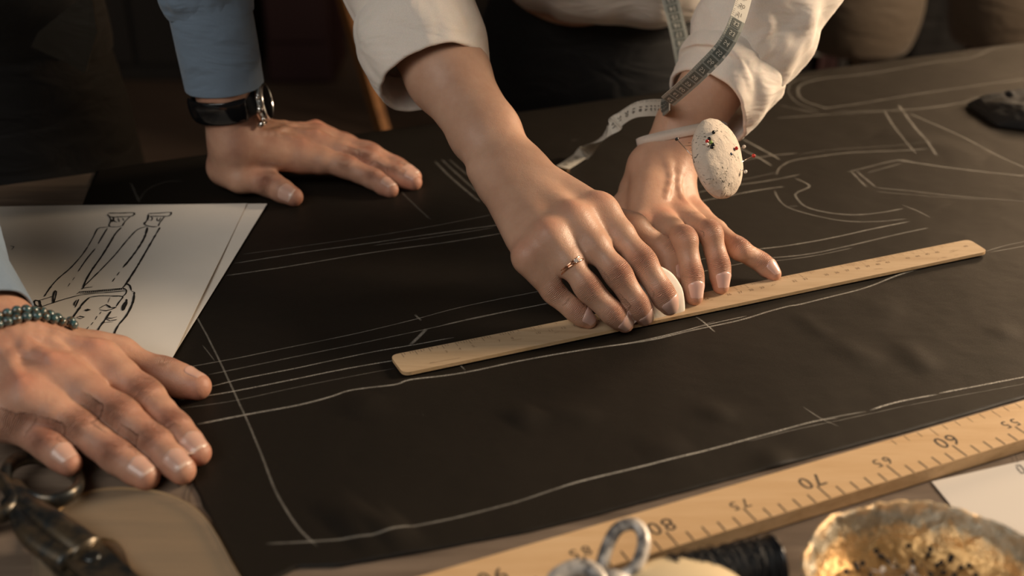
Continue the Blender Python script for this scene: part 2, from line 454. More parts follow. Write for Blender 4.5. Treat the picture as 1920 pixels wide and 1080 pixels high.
def surface_nets(D, lo, h):
    S = D < 0
    n = A(D.shape)-1
    def cr(sl): return D[sl]
    acc = np.zeros((*n, 3), np.float32); cnt = np.zeros(tuple(n), np.float32)
    sl = lambda o: tuple(slice(o[i], o[i]+n[i]) for i in range(3))
    corners = [(i, j, k) for i in (0, 1) for j in (0, 1) for k in (0, 1)]
    inside = np.zeros(tuple(n), np.int8)
    for c in corners: inside += S[sl(c)]
    act = (inside > 0) & (inside < 8)
    idx = np.argwhere(act); vid = np.full(tuple(n), -1, np.int64); vid[act] = np.arange(len(idx))
    acc = np.zeros((len(idx), 3)); cnt = np.zeros(len(idx))
    for c in corners:
        for ax in range(3):
            if c[ax] == 1: continue
            e = list(c); e[ax] = 1
            a = D[idx[:, 0]+c[0], idx[:, 1]+c[1], idx[:, 2]+c[2]].astype(float); b = D[idx[:, 0]+e[0], idx[:, 1]+e[1], idx[:, 2]+e[2]].astype(float)
            m = (a < 0) != (b < 0)
            t = np.where(m, a/np.where(m, a-b, 1), 0)
            q = np.tile(A(c, float), (len(idx), 1)); q[:, ax] += t
            acc += q*m[:, None]; cnt += m
    V = (idx+acc/cnt[:, None])*h+lo
    quads = []
    for ax in range(3):
        u, w = [(1, 2), (2, 0), (0, 1)][ax]
        s0 = [slice(None)]*3; s1 = [slice(None)]*3; s0[ax] = slice(0, -1); s1[ax] = slice(1, None)
        ch = S[tuple(s0)] != S[tuple(s1)]
        e = np.argwhere(ch)
        e = e[(e[:, u] > 0) & (e[:, w] > 0) & (e[:, u] < n[u]) & (e[:, w] < n[w])]
        du = np.zeros(3, int); du[u] = 1; dw = np.zeros(3, int); dw[w] = 1
        g = lambda o: vid[tuple((e-o).T)]
        q = np.stack([g(du+dw), g(dw), g(0*du), g(du)], 1)
        pos = S[tuple(e.T)]
        q[~pos] = q[~pos][:, ::-1]
        quads.append(q[(q >= 0).all(1)])
    Q = np.concatenate(quads)
    # relax a little
    for it in range(2):
        s_ = np.zeros_like(V); c_ = np.zeros(len(V))
        for i in range(4):
            a, b = Q[:, i], Q[:, (i+1) % 4]
            for ax in range(3):
                s_[:, ax] += np.bincount(a, V[b, ax], len(V))+np.bincount(b, V[a, ax], len(V))
            c_ += np.bincount(a, minlength=len(V))+np.bincount(b, minlength=len(V))
        V = V*.5+.5*s_/np.maximum(c_, 1)[:, None]
    return V, Q

class Hand:
    """spec: W wrist, n dorsal hint, fingers = list of (MCP, PIP, DIP, TIP) index..little, thumb = (CMC, MCP, IP, TIP), E elbow"""
    def __init__(s, body, W, fingers, thumb, E, R, n_hint, wristw=.019, forearm=None, tendon=.6, veins=(), thick=1., male=False, rot=0, webk=.40, knuck=1.):
        s.W = A(W); s.F = [[A(p) for p in f] for f in fingers]; s.T = [A(p) for p in thumb]
        F_ = s.F; R_ = R
        mid = (F_[1][0]+F_[2][0])/2
        ax = nrm(mid-s.W); side = nrm(F_[0][0]-F_[3][0])
        n = nrm(np.cross(ax, side)); n = n if n@A(n_hint) > 0 else -n
        side = nrm(np.cross(n, ax)); side = side if side@(F_[0][0]-F_[3][0]) > 0 else -side
        s.n = n; s.side = side; s.ax = ax
        s.flush = []; s.crease = []; s.nails = []; s.ridges = []
        c = body.core
        # carpus and metacarpals
        wl = [s.W+side*wristw*t-n*.001 for t in (.62, .2, -.25, -.62)]
        for i in range(4):
            m = F_[i][0]; r = R_[i]
            pip = F_[i][1]; d = pip-m
            c.append(Cap(wl[i], m-n*r*.40*thick, .0145*R_[4], r*1.16, .013))
            c.append(Cap(m-n*r*.35, m-n*r*.35+d*webk, r*1.06, r*.86, .009))
            c.append(Cap(m+n*r*.10*knuck, m+n*r*.04*knuck+d*.06, r*.78, r*.70, .009))
            if i:   # the web between neighbours
                p0 = F_[i-1]; a = (p0[0]+m)/2-n*r*.5; b = a+((p0[1]-p0[0])+d)*.5*webk*.95
                c.append(Cap(a, b, r*.9, r*.55, .011))
        # pads of the palm
        hp = F_[3][0]*.72+s.W*.28; c.append(Cap(s.W-side*.012-n*.007, hp-n*.009, .0125*R_[4], .0085*R_[4], .012))
        T_ = s.T; rt = R_[5]
        c.append(Cap(T_[0]-n*.002, T_[1], rt*1.35, rt*1.12, .012))
        c.append(Cap(s.W+side*.010-n*.004, T_[0], .0135*R_[4], rt*1.3, .012))
        c.append(Cap(T_[0]*.35+T_[1]*.65, F_[0][0]*.65+s.W*.35-n*.008, rt*.75, rt*.7, .014))
        # tendons
        if tendon:
            for i in range(4):
                m = F_[i][0]; r = R_[i]
                w0 = s.W+side*(.006-.004*i); pts = [s.drop(body, m*(1-t)+w0*t, .0012) for t in (0, .2, .4, .6, .8)]
                s.ridges += [Cap(a, b, .0022*tendon, .0020*tendon, .0045*tendon+.0012) for a, b in zip(pts, pts[1:])]
        for v in veins:     # polylines on the back of the hand in (along, side, lift)
            pts = smooth_path([s.W+(mid-s.W)*a+side*b for a, b in v], .008)
            pts = [s.drop(body, p, .0007) for p in pts]
            s.ridges += [Cap(a, b, .0016 if not male else .0021, .0016 if not male else .0021, .004) for a, b in zip(pts, pts[1:])]
        c += s.ridges
        # forearm
        fa = A(E)-s.W; fx = nrm(fa); fn = nrm(n-fx*(n@fx)); fs = np.cross(fn, fx)
        if forearm is None: forearm = [(0, .0185, .0125), (.25, .0195, .016), (.6, .022, .024), (1., .022, .027)]
        for (t0, w0, r0), (t1, w1, r1) in zip(forearm, forearm[1:]):
            for sg in (1, -1):
                # w = half width, r = half thickness
                c.append(Cap(s.W+fa*t0+fs*sg*max(0, w0-r0), s.W+fa*t1+fs*sg*max(0, w1-r1), r0, r1, .014))
        c.append(Cap(s.W-side*.021-fx*-.012+n*.004, s.W-side*.019+fx*.022+n*.002, .0085, .006, .010))     # head of the ulna
        # fingers
        for i, f in enumerate(F_): s.finger(body, f, R_[i], n, i)
        s.finger(body, T_[1:], rt*.98, None, 4)
    def drop(s, body, p, sink):
        t = .035
        for _ in range(12):
            d = body.f((p+s.n*t)[None])[0]; t -= d*.95
            if abs(d) < 1e-4: break
        return p+s.n*(t-sink)
    def finger(s, body, f, r, n, i):
        g = []
        if i < 4:
            m, p, d, t = f
            prox = nrm(p-m); hinge = nrm(np.cross(n, prox)) if abs(n@prox) < .97 else s.side
            seq = [(m+(p-m)*.12-n*r*.12, r*1.06), (m*.5+p*.5, r*.985), (p, r*.915), (p*.48+d*.52, r*.875), (d, r*.805), (d*.45+t*.55, r*.765), (t, r*.655)]
            joints = [(p, nrm(d-m), r*.93, 1.), (d, nrm(t-p), r*.8, .75)]
            tipdir = nrm(t-d); dp = t; dd = d
            mids = [(m, p), (p, d), (d, t)]
        else:
            m, d, t = f
            hinge = getattr(s, 'thumb_hinge', None)
            if hinge is None: hinge = nrm(np.cross(nrm(s.n*.6+s.side*.8), nrm(d-m)))
            seq = [(m, r*1.0), (m*.5+d*.5, r*.88), (d, r*.98), (d*.5+t*.5, r*.95), (t, r*.76)]
            joints = [(d, nrm(t-m), r*.95, .9)]
            tipdir = nrm(t-d); dp = t; dd = d; mids = []
        for (a, ra), (b, rb) in zip(seq, seq[1:]): g.append(Cap(a, b, ra, rb, .003))
        tn = nrm(np.cross(tipdir, hinge));
        ref = s.n if i < 4 else nrm(s.n*.6+s.side*.8)
        if i < 4:
            n0 = nrm(np.cross(nrm(f[1]-f[0]), hinge))
            if n0@ref < 0: tn = -tn
        elif tn@ref < 0: tn = -tn
        # finger pads on the palm side
        g.append(Cap(dd*.35+dp*.65-tn*r*.14, dp-tn*r*.10, r*.70, r*.60, .004))
        for (p, ax, rr, w) in joints:
            jn = nrm(np.cross(ax, hinge)); jn = jn if jn@ref > -.2 and (i == 4 or True) and jn@tn > -.2 else -jn
            g.append(Cap(p+jn*rr*.09-ax*.003, p+jn*rr*.09+ax*.003, rr*.90, rr*.90, .007))
            s.crease.append((p, ax, jn, rr, w)); s.flush.append((p+jn*rr, .009, .55))
        s.flush.append((dp-tn*r*.4, .010, .7)); s.flush.append((dd*.5+dp*.5, .007, .2))
        if i < 4: s.flush.append((f[0]+s.n*r, .011, .45))
        body.fing.append(g); s.nails.append((dp, tipdir, tn, r*(.70 if i < 4 else .84), i))
    def attrs(s, V):
        fl = np.zeros(len(V)); ct = np.zeros(len(V)); cw = np.zeros(len(V))
        for p, r, a in s.flush: fl = np.maximum(fl, a*np.exp(-((V-p)**2).sum(1)/(r*r)))
        for p, ax, jn, rr, w in s.crease:
            q = V-p; t = q@ax; rad = q-t[:, None]*ax; rl = np.sqrt((rad**2).sum(1))
            ww = w*np.exp(-(t/.0062)**2)*np.clip((rad@jn)/np.maximum(rl, 1e-6)*1.3-.1, 0, 1)*(rl < rr*1.9)
            m = ww > cw; ct[m] = t[m]*1000; cw[m] = ww[m]
        return fl, ct, cw
def nail_mesh(parent, dp, ax, n, r, i, material, long=0., body=None, width=54):
    side = np.cross(n, ax); nu, nv = 15, 17
    Ln = r*(1.85+long) if i < 4 else r*1.6
    V = []; al = []
    for lay in (0, 1):
        for iv in range(nv):
            v = iv/(nv-1)
            w = math.sqrt(max(.02, 1-(1-v/.26)**2)) if v < .26 else 1.
            w *= 1.
            for iu in range(nu):
                u = (iu/(nu-1)*2-1)
                th = math.radians(width)*u*w
                x = -Ln*.70+Ln*v
                R = r*1.035+.0004-(.0006 if lay else 0)
                R_ = R-.0008*(max(0, v-.55)/.45)**2+.0010*(min(v, .3)-.3)
                V.append(dp+ax*(x)+n*math.cos(th)*R_+side*math.sin(th)*R_*1.02); al.append(v)
    Fc = []
    for iv in range(nv-1):
        for iu in range(nu-1):
            a = iv*nu+iu; Fc.append((a, a+1, a+nu+1, a+nu)); b = a+nu*nv; Fc.append((b, b+nu, b+nu+1, b+1))
    for iv in range(nv-1):
        for iu, sg in ((0, 1), (nu-1, -1)):
            a = iv*nu+iu; b = a+nu*nv; q = (a, a+nu, b+nu, b); Fc.append(q if sg > 0 else q[::-1])
    for iu in range(nu-1):
        a = (nv-1)*nu+iu; b = a+nu*nv; Fc.append((a, a+1, b+1, b)); a = iu; b = a+nu*nv; Fc.append((a, b, b+1, a+1))
    # seat the plate on the finger: follow the skin up to the fingertip, then run straight on as the free edge
    V = A(V); top = V[:nu*nv].copy(); al_ = A(al[:nu*nv])
    if body is not None:
        ctr = dp+((top-dp)@ax)[:, None]*ax; rd = top-ctr; rd /= np.linalg.norm(rd, axis=1)[:, None]
        uu = np.tile(np.linspace(-1, 1, nu), nv); tgt = .00048-.0002*uu**2-.0005*np.clip(.12-al_, 0, 1)/.12
        for _ in range(5): top = top-rd*(body.f(top)-tgt)[:, None]
        top = top.reshape(nv, nu, 3); q = int(nv*.62)
        step = (top[q]-top[q-4])/4
        for k in range(q+1, nv):
            flat = top[q]+step*(k-q)-n*.00006*(k-q)**1.5*.6
            top[k] = flat*.8+top[k]*.2 if i < 5 else flat
            w = 1. if k/(nv-1) < .80 else math.sqrt(max(0, 1-((k/(nv-1)-.80)/.20)**2*.55))
            m_ = top[k].mean(0); top[k] = m_+(top[k]-m_)*w/max(1e-6, 1.)
        top = top.reshape(-1, 3); V = np.concatenate([top, top-rd*.0006])
    return mesh_obj('fingernail', V, Fc, material, parent, True, attrs={'along': al}, sub=1)
def hx(l): return [P(x, y, z/100) for x, y, z in l]
def body_object(name, parts, material, parent, h):
    Vs = []; Qs = []; off = 0; AT = [[], [], []]
    for body, hand in parts:
        V, Q = body.mesh(h if hand is not None else .004)
        at = hand.attrs(V) if hand is not None else [np.zeros(len(V))]*3
        Vs.append(V); Qs.append(Q+off); off += len(V)
        for a, b in zip(AT, at): a.append(b)
    return mesh_obj(name, np.concatenate(Vs), np.concatenate(Qs), material, parent, True,
                    attrs=dict(flush=np.concatenate(AT[0]), crease_t=np.concatenate(AT[1]), crease_w=np.concatenate(AT[2])))

# ------------------------------------------------------------------ people
HRES = .001
# woman, her right hand: fingers index..little as MCP, PIP, DIP, TIP
bWR = Body()
WR_F = [hx([(1124, 388, 7.8), (1204, 490, 4.9), (1241, 549, 2.9), (1255, 574, 1.75)]),
        hx([(1072, 405, 7.9), (1158, 514, 4.6), (1194, 570, 2.5), (1209, 594, 1.2)]),
        hx([(1027, 438, 7.2), (1103, 541, 3.9), (1147, 586, 2.2), (1172, 607, 1.1)]),
        hx([(987, 478, 5.8), (1037, 547, 3.1), (1078, 583, 1.9), (1104, 601, 1.1)])]
W_WR = P(958, 325, .083)
CUF_WR = A([-.053, .93, .135]); ELB_WR = W_WR+(CUF_WR-W_WR)*2.0
hWR = Hand(bWR, W_WR, WR_F, [P(1075, 400, .055), A([.093, .805, .052]), A([.118, .797, .035]), A([.1215, .779, .021])], ELB_WR,
           [.0098, .0096, .0091, .0080, 1., .0098], (0, -.3, 1), wristw=.019, forearm=[(0, .0255, .0165), (.2, .0265, .0185), (.5, .0330, .0270), (1., .035, .031)], tendon=0, webk=.48)
# woman, her left hand
bWL = Body()
W_WL = P(1240, 318, .058)
WL_F = [[P(1205, 426, .038), P(1197, 470, .036), P(1190, 505, .022), P(1190, 530, .0105)],
        hx([(1240, 416, 3.9), (1283, 449, 4.7), (1297, 515, 2.5), (1302, 556, 1.15)]),
        hx([(1275, 402, 3.8), (1331, 437, 4.6), (1348, 497, 2.5), (1352, 536, 1.15)]),
        hx([(1303, 398, 3.4), (1385, 467, 2.8), (1427, 492, 1.6), (1451, 513, .95)])]
CUF_WL = A([.162, .945, .105]); ELB_WL = W_WL+nrm(CUF_WL-W_WL)*.235
hWL = Hand(bWL, W_WL, WL_F, [P(1196, 352, .040), P(1160, 408, .028), P(1152, 450, .018), P(1160, 482, .0105)], ELB_WL,
           [.0098, .0094, .0089, .0081, 1., .0094], (0, -.5, 1), wristw=.019, forearm=[(0, .0245, .0165), (.2, .0255, .018), (.5, .0320, .0265), (1., .034, .031)], tendon=0, knuck=.5, webk=.5, veins=[[(.10, .006), (.40, .001), (.80, .007)], [(.2, -.008), (.55, -.006), (.85, -.011)]])
def torso_prims(c): return c
bW0 = Body()
SH_WR = A([-.07, 1.27, .40]); SH_WL = A([.27, 1.30, .40])
bW0.cores(Cap(ELB_WR, SH_WR, .032, .042, .01), Cap(ELB_WL, SH_WL, .032, .042, .01), Cap(SH_WR, SH_WL, .05, .05, .05),
          Cap((.10, 1.33, .38), (.10, 1.43, .10), .105, .10, .06, (A([0, 1., 0]), 1.25)), Cap((.10, 1.43, .10), (.10, 1.46, -.05), .10, .12, .06),
          Cap((.10, 1.26, .44), (.10, 1.20, .52), .048, .045, .04))
woman = empty('person', (.10, 1.45, -.9), 'woman in a white shirt with rolled sleeves leaning over the cloth, drawing along a ruler', 'person')
body_object('body', [(bWR, hWR), (bWL, hWL), (bW0, None)], M_SKIN_W, woman, HRES)
for h, b in ((hWR, bWR), (hWL, bWL)):
    for (dp, ax, n, r, i) in h.nails:
        nail_mesh(woman, dp, ax, n, r, i, M_NAIL_W, .45, b, 55)
# man, his right hand spread on the table at lower left
bMR = Body()
W_MR = P(-8, 650, .050)
MR_F = [hx([(183, 672, 3.9), (272, 743, 2.2), (328, 804, 1.35), (371, 848, .9)]),
        hx([(104, 698, 4.5), (223, 778, 2.5), (288, 832, 1.45), (341, 881, .95)]),
        hx([(46, 742, 4.2), (150, 803, 2.3), (220, 857, 1.35), (274, 893, .9)]),
        hx([(-25, 776, 3.3), (42, 800, 2.4), (92, 836, 1.95), (129, 868, 1.55)])]
CUF_MR = P(-20, 575, .068); ELB_MR = W_MR+nrm(A([-.60, .66, .46]))*.27
veinsM = [[(.02, .010), (.25, .016), (.42, .012), (.62, .003), (.80, .009), (.93, .010)], [(.05, -.008), (.22, -.013), (.38, -.009), (.58, -.003), (.78, -.010), (.93, -.011)],
          [(.22, -.013), (.48, -.021), (.70, -.022), (.9, -.029)], [(.42, .012), (.58, .022), (.75, .024)], [(.38, -.009), (.5, .006), (.62, .003)]]
hMR = Hand(bMR, W_MR, MR_F, [P(95, 650, .034), P(222, 668, .022), P(308, 705, .0115), P(371, 724, .0095)], ELB_MR,
           [.0114, .0116, .0111, .0104, 1.2, .0118], (0, 0, 1), wristw=.021, forearm=[(0, .0280, .0205), (.2, .0285, .0225), (.5, .029, .026), (1., .032, .031)], tendon=1.0, veins=veinsM, male=True)
# man, his left hand further back
bML = Body()
W_ML = P(440, 262, .050)
ML_F = [hx([(562, 290, 3.3), (648, 313, 2.1), (700, 336, 1.2), (732, 355, .8)]),
        hx([(590, 268, 3.8), (688, 299, 2.3), (742, 326, 1.25), (776, 341, .85)]),
        hx([(600, 256, 3.7), (692, 288, 2.4), (742, 313, 1.4), (776, 331, .9)]),
        hx([(590, 247, 3.3), (648, 270, 2.3), (690, 290, 1.4), (716, 304, .9)])]
ELB_ML = A([-.272, 1.0, .30])
W_ML2 = A([-.258, 1.015, .06])
hML = Hand(bML, W_ML, ML_F, [P(424, 312, .024), P(452, 335, .019), P(508, 347, .013), P(550, 369, .0095)], ELB_ML,
           [.0108, .0110, .0105, .0098, 1.15, .0116], (.3, -.2, 1), wristw=.022, forearm=[(0, .0275, .0195), (.2, .0280, .0215), (.5, .0285, .025), (1., .031, .030)], tendon=.7, veins=veinsM[:2], male=True)
man = empty('person', (-.62, 1.28, -.9), 'man in a blue shirt and dark waistcoat leaning both hands on the table', 'person')
bM0 = Body()
SH_ML = A([-.46, 1.16, .55]); SH_MR = A([-.66, .98, .55])
bM0.cores(Cap(ELB_ML, SH_ML, .032, .04, .01), Cap(ELB_MR, SH_MR, .032, .04, .01), Cap(SH_ML, SH_MR, .06, .06, .05),
          Cap((-.60, 1.16, .48), (-.64, 1.27, .10), .10, .09, .05), Cap((-.64, 1.27, .10), (-.64, 1.30, -.10), .09, .09, .05))
body_object('body', [(bMR, hMR), (bML, hML), (bM0, None)], M_SKIN_M, man, HRES)
for h, b in ((hMR, bMR), (hML, bML)):
    for (dp, ax, n, r, i) in h.nails:
        nail_mesh(man, dp, ax, n, r, i, M_NAIL_M, -.05, b, 56)
# ------------------------------------------------------------------ the room
def box_struct(name, c, sz, m, kind='structure'):
    return tag(MB().box(c, sz).build(name, m, None, False), kind=kind)
TBL = nrm(A([math.cos(ANG), math.sin(ANG), 0])); TBN = A([-TBL[1], TBL[0], 0])      # along / across the table
RZ = np.stack([TBL, TBN, A([0, 0, 1.])], axis=1)
box_struct('floor', (.6, 1.9, -.925), (6.6, 6.2, .05), M_FLOOR)
box_struct('wall_back', (.6, 5.05, .5), (6.8, .1, 2.8), M_WALL)
box_struct('wall_left', (-2.75, 1.9, .5), (.1, 6.3, 2.8), M_WALL)
box_struct('wall_right', (3.95, 1.9, .5), (.1, 6.3, 2.8), M_WALL)
box_struct('ceiling', (.6, 1.9, 1.93), (6.8, 6.4, .06), M_WALL)
for side, c, sz in (('back', (.6, 4.985, -.84), (6.6, .03, .12)), ('left', (-2.685, 1.9, -.84), (.03, 6.2, .12)), ('right', (3.885, 1.9, -.84), (.03, 6.2, .12))):
    box_struct('baseboard_'+side, c, sz, M_DKBOX)

# table: back edge runs along TBL through (0, 1.233)
T0 = A([0, 1.233, 0])
tc = T0+TBL*.15-TBN*.53
table = empty('work_table', tc+A([0, 0, -.9]), 'large grey-brown wooden cutting table under the dark cloth', 'table')
MB().box(tc+A([0, 0, -.0175]), (2.7, 1.06, .035), RZ).build('table_top', M_TABLE, table, False, bevel=.002)
MB().box(tc+A([0, 0, -.085]), (2.5, .90, .10), RZ).build('apron', M_TABLE, table, False, bevel=.002)
for sx in (-1, 1):
    for sy in (-1, 1):
        MB().box(tc+TBL*sx*1.2+TBN*sy*.42+A([0, 0, -.4675]), (.08, .08, .865), RZ).build('leg', M_TABLE, table, False, bevel=.003)

# ------------------------------------------------------------------ the dark cloth with chalk lines
def ridge(x, y, a, b, h, w):
    a = A(a[:2]); b = A(b[:2]); d = b-a; L2 = d@d
    t = np.clip(((x-a[0])*d[0]+(y-a[1])*d[1])/L2, 0, 1)
    q = (x-a[0]-t*d[0])**2+(y-a[1]-t*d[1])**2
    return h*np.exp(-q/(w*w))*np.sin(np.pi*np.clip(t*.9+.05, 0, 1))
RIDGES = [((1490, 590), (1560, 640), .0010, .009), ((1560, 640), (1650, 690), .0014, .012), ((1690, 640), (1745, 705), .0015, .011), ((1860, 610), (1905, 640), .0010, .010),
          ((1610, 560), (1700, 600), .0010, .018), ((955, 800), (1010, 770), .0028, .012), ((1010, 770), (1130, 790), .0016, .012), ((1300, 760), (1380, 790), .0014, .010),
          ((700, 740), (660, 790), .0020, .014), ((620, 1000), (700, 960), .0035, .022), ((700, 1010), (760, 980), .0030, .018), ((1480, 880), (1420, 850), .0018, .012),
          ((1650, 250), (1850, 300), .0030, .030), ((450, 560), (900, 520), .0010, .05), ((1200, 860), (1290, 830), .0012, .014)]
RIDGES = [(P(*a), P(*b), h, w) for a, b, h, w in RIDGES]
def HF(x, y):
    x = np.asarray(x, float); y = np.asarray(y, float)
    z = .0014+.0004*np.sin(x*31+1.3*np.sin(y*17))*np.sin(y*23+x*9)
    for a, b, h, w in RIDGES: z = z+ridge(x, y, a, b, h, w)
    return z
def fab_pt(u, v):
    """u along the table 0..1, v from the back edge 0 to the front edge 1"""
    def pl(pts, t):
        pts = A(pts); d = np.r_[0, np.cumsum(np.linalg.norm(np.diff(pts, axis=0), axis=1))]; d /= d[-1]
        return np.stack([np.interp(t, d, pts[:, i]) for i in range(2)], -1)
    back = [T0+TBL*-.445+TBN*.001, T0+TBL*-.3+TBN*.003, T0+TBL*0+TBN*.001, T0+TBL*.5+TBN*.003, T0+TBL*1.25+TBN*.001]
    q = [P(*p) for p in ((560, 1066), (640, 1064), (800, 1036), (1000, 998), (1100, 973), (1400, 893), (1700, 812), (1920, 748))]
    fr = [P(470, 1110)]+q+[q[-1]+TBL*.64]
    lf = [back[0], P(153, 390), P(360, 905), P(398, 985), P(445, 1072), fr[0]]
    rg = [back[-1], fr[-1]]
    back, fr, lf, rg = [[b[:2] for b in k] for k in (back, fr, lf, rg)]
    u = np.asarray(u); v = np.asarray(v)
    B, Fr, Lf, Rg = pl(back, u), pl(fr, u), pl(lf, v), pl(rg, v)
    U = u[:, None]; V_ = v[:, None]
    c00, c10, c01, c11 = A(back[0]), A(back[-1]), A(fr[0]), A(fr[-1])
    return (1-V_)*B+V_*Fr+(1-U)*Lf+U*Rg-((1-U)*(1-V_)*c00+U*(1-V_)*c10+(1-U)*V_*c01+U*V_*c11)
NU, NV = 470, 200
uu, vv = np.meshgrid(np.linspace(0, 1, NU), np.linspace(0, 1, NV))
xy = fab_pt(uu.ravel(), vv.ravel())
# slightly frayed, wavy selvedge
jit = A([noise.noise(Vector((a*90, b*90, 0)))*.0006 for a, b in xy[:, :2]])
edge = (uu.ravel() < 1e-9) | (vv.ravel() > 1-1e-9)
xy[edge] += jit[edge][:, None]
z = HF(xy[:, 0], xy[:, 1])
top = np.column_stack([xy, z])
ring = list(range(NU))+[r*NU+NU-1 for r in range(1, NV)]+[(NV-1)*NU+i for i in range(NU-2, -1, -1)]+[r*NU for r in range(NV-2, 0, -1)]
bot = top[ring].copy(); bot[:, 2] = .0001
g = np.arange(NU*NV).reshape(NV, NU)
Q = np.stack([g[:-1, :-1], g[1:, :-1], g[1:, 1:], g[:-1, 1:]], -1).reshape(-1, 4)
R_ = np.arange(len(ring)); S_ = np.stack([A(ring)[R_], A(ring)[(R_+1) % len(ring)], NU*NV+(R_+1) % len(ring), NU*NV+R_], -1)
cloth = mesh_obj('cloth', np.concatenate([top, bot]), np.concatenate([Q, S_]), M_CLOTH, None, True)
tag(cloth, 'large dark brown cloth spread over the table and marked with chalk pattern lines', 'cloth')
def chalk_line(pts, w=1.6, s=.8, px=True):
    q = [P(*p)[:2] for p in pts] if px else [A(p)[:2] for p in pts]
    q = A(smooth_path(q, .003)); n = len(q)
    t = np.gradient(q, axis=0); t /= np.maximum(1e-9, np.linalg.norm(t, axis=1))[:, None]; nn = np.column_stack([-t[:, 1], t[:, 0]])
    d = np.r_[0, np.cumsum(np.linalg.norm(np.diff(q, axis=0), axis=1))]
    wob = A([noise.noise(Vector((q[0, 0]*50+k*40, 3, 1))) for k in d])*.00025
    fade = np.clip(np.minimum(d, d[-1]-d)/.008+.15, 0, 1)
    V = []; ac = []; st = []
    for j in (-1, -.5, 0, .5, 1):
        p = q+nn*(j*w/2000+wob[:, None]); V.append(np.column_stack([p, HF(p[:, 0], p[:, 1])+.00035])); ac += [j]*n; st += list(s*(.82 if px and pts[0][0] > 1030 else .62)*fade)
    V = np.concatenate(V); Fc = []
    for j in range(4):
        for i in range(n-1): Fc.append((j*n+i, j*n+i+1, (j+1)*n+i+1, (j+1)*n+i))
    return mesh_obj('chalk_line', V, A(Fc), M_CHALKL, cloth, True, attrs=dict(across=ac, chalk=st))
